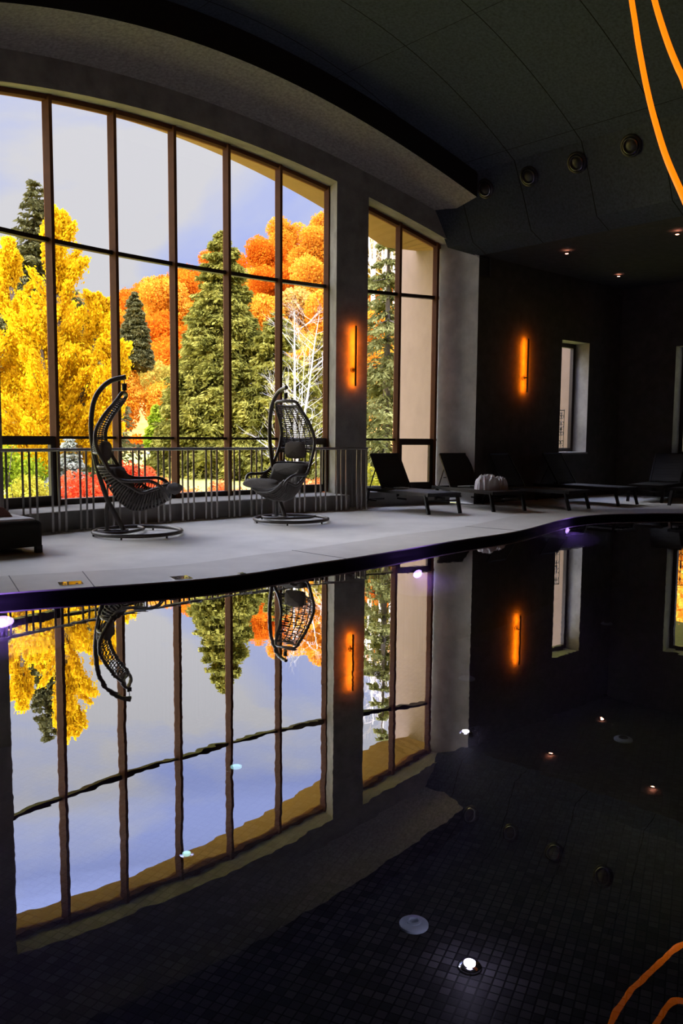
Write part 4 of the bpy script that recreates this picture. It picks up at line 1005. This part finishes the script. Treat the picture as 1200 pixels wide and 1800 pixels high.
q = at(392, 800, 34.0); conifer('spruce_tree', 'big olive green spruce in the middle of the arched window', 'tree', q.x, q.y, 10.0, 3.15, L_SPRUCE, 23, 74, 15, 430, .105, .42, 2.2, prof=.72)
q = at(487, 800, 33.0); conifer('spruce_tree', 'lower olive spruce standing behind the white birch', 'tree', q.x, q.y, 6.6, 2.9, L_SPRUCE, 24, 42, 13, 520, .105, .45, 2.2, prof=.7)
q = at(570, 800, 36.0); conifer('spruce_tree', 'olive spruce beside the grey pillar, behind the birch twigs', 'tree', q.x, q.y, 6.2, 2.9, L_OLIVE, 25, 36, 11, 420, .115, .40, 2.0, prof=.7)
q = at(678, 800, 25.0); conifer('spruce_tree', 'spruce with drooping boughs seen through the narrow window', 'tree', q.x, q.y, 9.2, 2.7, L_MID, 26, 22, 8, 420, .075, .55, 2.8)
q = at(330, 800, 40.0); conifer('spruce_tree', 'low spruce at the left foot of the big olive spruce', 'tree', q.x, q.y, 4.4, 2.2, L_SPRUCE, 27, 28, 11, 380, .11, .42, 2.2, prof=.7)
q = at(123, 870, 20.0); conifer('spruce_tree', 'small blue grey spruce beside the scarlet bush', 'tree', q.x, q.y, 1.95, .85, L_BLUE, 28, 22, 12, 380, .06, .30, 2.0, prof=.8)
q = at(276, 815, 46.0); conifer('cypress_tree', 'slim bright green cypress standing on the lawn', 'tree', q.x, q.y, 2.9, .75, L_GREEN, 29, 24, 11, 110, .15, -.8, 1.8, prof=.6)
# birch
def birch(label, x, y, H, seed, trunks, mt=BIRCHBARK, twig=True, zb=None):
    rng = random.Random(seed); t = thing('birch_tree', label, 'tree', (x, y, gz(x, y) if zb is None else zb)); b = MB(); tw = MB()
    for (lean, h, r) in trunks:
        pts = spline([(0, 0, -.2), (lean * .15, 0, h * .3), (lean * .55, .1, h * .62), (lean * .8, .15, h * .85), (lean, .1, h)], 6)
        b.tube(pts, [r * (1 - .88 * i / (len(pts) - 1)) for i in range(len(pts))], 8)
        def grow(p, d, l, rr, dep):
            q_ = p + d * l; mid_ = p + d * l * .5 + Vector((rng.uniform(-1, 1), rng.uniform(-1, 1), 0)) * l * .06
            tw.tube([p, mid_, q_], [rr, rr * .75, rr * .45], 4, cap=False)
            if dep > 0:
                for k in range(3 if dep > 1 else 2):
                    nd = (d + Vector((rng.uniform(-.8, .8), rng.uniform(-.8, .8), rng.uniform(-.15, .45)))).normalized(); grow(p + d * l * rng.uniform(.45, 1), nd, l * rng.uniform(.5, .75), rr * .55, dep - 1)
        for k in range(15):
            f = .18 + .8 * k / 15; p = pts[int(f * (len(pts) - 1))]; a = rng.uniform(0, 2 * PI)
            grow(p, Vector((math.cos(a) * .75, math.sin(a) * .75, rng.uniform(.25, .9))).normalized(), h * (.24 - .14 * f), r * .17 * (1.1 - f) + .003, 3)
    b.build('trunk', mt, t, True); tw.build('branches', mt, t); return t
q = at(519, 800, 22.0); birch('bare white birch with two stems outside the arched window', q.x, q.y, 5.4, 3, [(-.05, 5.3, .055), (.62, 5.2, .045), (.25, 4.2, .022)])
for i, (u, d, h, lab) in enumerate([(652, 60, 9.5, 'pale bare tree high on the slope beside the grey pillar'), (672, 62, 10.5, 'pale bare tree in the middle of the narrow window'), (690, 61, 9.5, 'pale bare tree high on the slope beside the window mullion')]):
    q = at(u, 800, d); birch(lab, q.x, q.y, h, 40 + i, [(.4, h, .17), (-.7, h * .85, .12)], zb=at(u, 520, d).z - .6)
# shrubs
q = at(172, 862, 19.0); bush('maple_shrub', 'scarlet maple shrub between blue spruce and side-on chair', 'shrub', q.x, q.y, 1.75, 1.5, L_RED, 51, 4200, .055)
q = at(226, 850, 22.0); bush('maple_shrub', 'tall scarlet maple shrub behind the side-on hanging chair', 'shrub', q.x, q.y, 1.3, 1.75, L_RED, 52, 4200, .058)
for i, (u, v, d, w_, h_, lab) in enumerate([(330, 862, 20, 1.5, .9, 'red orange low shrub below the olive spruce, left one'), (385, 862, 20.5, 1.6, .95, 'red orange low shrub under the middle mullion'), (440, 860, 21, 1.5, 1.0, 'red orange low shrub behind the square pillow chair'), (500, 858, 21.5, 1.6, 1.1, 'red orange low shrub under the white birch'), (556, 856, 22, 1.5, 1.1, 'red orange low shrub beside the pillar foot'), (285, 850, 24, 1.1, .8, 'red orange low shrub at the lawn edge below the cypress')]):
    q = at(u, v, d); bush('maple_shrub', lab, 'shrub', q.x, q.y, w_, h_, L_REDORANGE, 60 + i, 3400, .055)
q = at(28, 850, 18.5); bush('garden_shrub', 'yellow green shrub behind the dark casement at the left', 'shrub', q.x, q.y, 2.0, 1.35, L_LIME, 71, 3400, .06)
q = at(5, 800, 20.0); bush('garden_shrub', 'dark green shrub below the golden tree at the left edge', 'shrub', q.x, q.y, 1.7, 2.5, L_GREEN, 72, 3000, .065)
q = at(240, 812, 56.0); bush('garden_shrub', 'round rust red shrub on the far lawn', 'shrub', q.x, q.y, 3.0, 1.5, L_ORANGE, 73, 500, .18)
q = at(306, 815, 50.0); bush('garden_shrub', 'small rust shrub beside the slim green cypress', 'shrub', q.x, q.y, 2.0, 1.6, L_REDORANGE, 74, 500, .16)
q = at(660, 850, 20.0); bush('garden_shrub', 'amber shrub behind the sun loungers in the narrow window', 'shrub', q.x, q.y, 1.8, 1.4, L_LIME, 75, 1200, .10)
# garden lamp
q = at(261, 838, 34.0); t = thing('garden_lamp', 'small white globe lamp on a post on the lawn', 'lamp', (q.x, q.y, gz(q.x, q.y)))
b = MB(); b.tube([(0, 0, 0), (0, 0, .75)], .025, 8); b.build('post', BLACKMETAL, t)
b = MB(); b.lathe([(.09 * math.sin(PI * i / 10) + .0005, .84 - .09 * math.cos(PI * i / 10)) for i in range(11)], 14, cap=False); b.build('globe', mat('white_globe', (.85, .85, .82), .3), t, True)

# wooded hill: round crowned trees, copied from a few builds per colour
rng = np.random.RandomState(7)
def hill_proto(k, mt):
    bl = []
    for i in range(9):
        a = rng.rand() * 6.28; r = 2.0 * rng.rand() ** .5; bl.append((r * math.cos(a), r * math.sin(a), 3.6 + 3.4 * rng.rand() - .35 * r, 1.25 + .7 * rng.rand()))
    P = blob_points(rng, bl, 620, .45); return P
kinds = {'rust': L_ORANGE, 'amber': L_AMBER, 'gold': L_GOLD, 'olive': L_OLIVE}
names = {'rust': ('rust orange round crowned tree on the wooded hillside', 'rust orange hillside trees'), 'amber': ('amber yellow round crowned tree on the wooded hillside', 'amber hillside trees'),
         'gold': ('pale gold thin crowned tree on the wooded hillside', 'pale gold hillside trees'), 'olive': ('olive green round crowned tree on the wooded hillside', 'olive hillside trees')}
protos = {}
for kk, mt in kinds.items():
    protos[kk] = []
    for v in range(3):
        t = thing('hillside_tree', names[kk][0], 'tree', (0, 0, 0), 0, names[kk][1]); P = hill_proto(v, mt)
        quads('foliage', P, .20 * (.6 + .8 * rng.rand(len(P))), mt, t, None, 1.2, v)
        tb = MB(); tb.tube([(0, 0, -1.5), (.1, 0, 3), (0, .1, 6.3)], [.2, .15, .04], 6)
        for j in range(6):
            a = rng.rand() * 6.28; tb.tube([(.05, 0, 2.2 + .4 * j), (1.5 * math.cos(a), 1.5 * math.sin(a), 3.8 + .45 * j)], [.07, .02], 4, cap=False)
        tb.build('trunk', BARK, t); protos[kk].append([t, False])
def put_tree(kk, x, y, z, s):
    rec = protos[kk][rng.randint(3)]
    if not rec[1]: t = rec[0]; rec[1] = True
    else: t = copy_tree(rec[0])
    t.location = (x, y, z); t.rotation_euler = (0, 0, rng.rand() * 6.28); t.scale = (s, s, s * (.9 + .25 * rng.rand()))
def kind_at(u, d):
    r = rng.rand()
    if d < 70: return 'gold' if r < .45 else ('amber' if r < .8 else 'olive')
    if u < 300: return 'amber' if r < .55 else ('gold' if r < .75 else 'rust')
    if u < 500: return 'rust' if r < .78 else 'amber'
    return 'amber' if r < .45 else ('rust' if r < .7 else ('gold' if r < .85 else 'olive'))
placed = []
def try_tree(uu, dd, s_):
    hid = (735 < uu < 955) or (1040 < uu < 1165) or (585 < uu < 640) or (uu < 180 and dd < 120 and uu > -20)
    q = at(uu, 790, dd); rad = 3.0 * s_
    if hid or any((q.x - a) ** 2 + (q.y - b_) ** 2 < (.93 * (rad + r_)) ** 2 for a, b_, r_ in placed): return
    placed.append((q.x, q.y, rad)); put_tree(kind_at(uu, dd), q.x, q.y, ground(q.x, q.y) - .3, s_)
for d, du, s0 in ((146, 40, 1.45), (131, 44, 1.4), (117, 50, 1.35), (103, 56, 1.3), (90, 60, 1.2), (78, 66, 1.05), (68, 76, .9), (59, 84, .75)):
    for dj in (0, .03, -.03):
        u = -60 + rng.rand() * du
        while u < 1260:
            try_tree(u + rng.normal() * du * .12, d * (1 + dj + .012 * rng.normal()), s0 * (.85 + .3 * rng.rand())); u += du * .5
# garden trees seen through the two recessed windows
for (u, d, kk, s, z) in ((1190, 32, 'amber', .8, .2), (1230, 38, 'amber', 1.1, .3), (1200, 46, 'rust', 1.0, 1.0), (990, 40, 'amber', .75, .2), (1010, 52, 'gold', .9, .8), (975, 58, 'olive', .9, 1.0)):
    q = at(u, 790, d); put_tree(kk, q.x, q.y, gz(q.x, q.y) - 1.2, s)
for kk in protos:
    for rec in protos[kk]:
        if not rec[1]: q = at(330 + 40 * rng.rand(), 790, 118); rec[0].location = (q.x, q.y, ground(q.x, q.y))
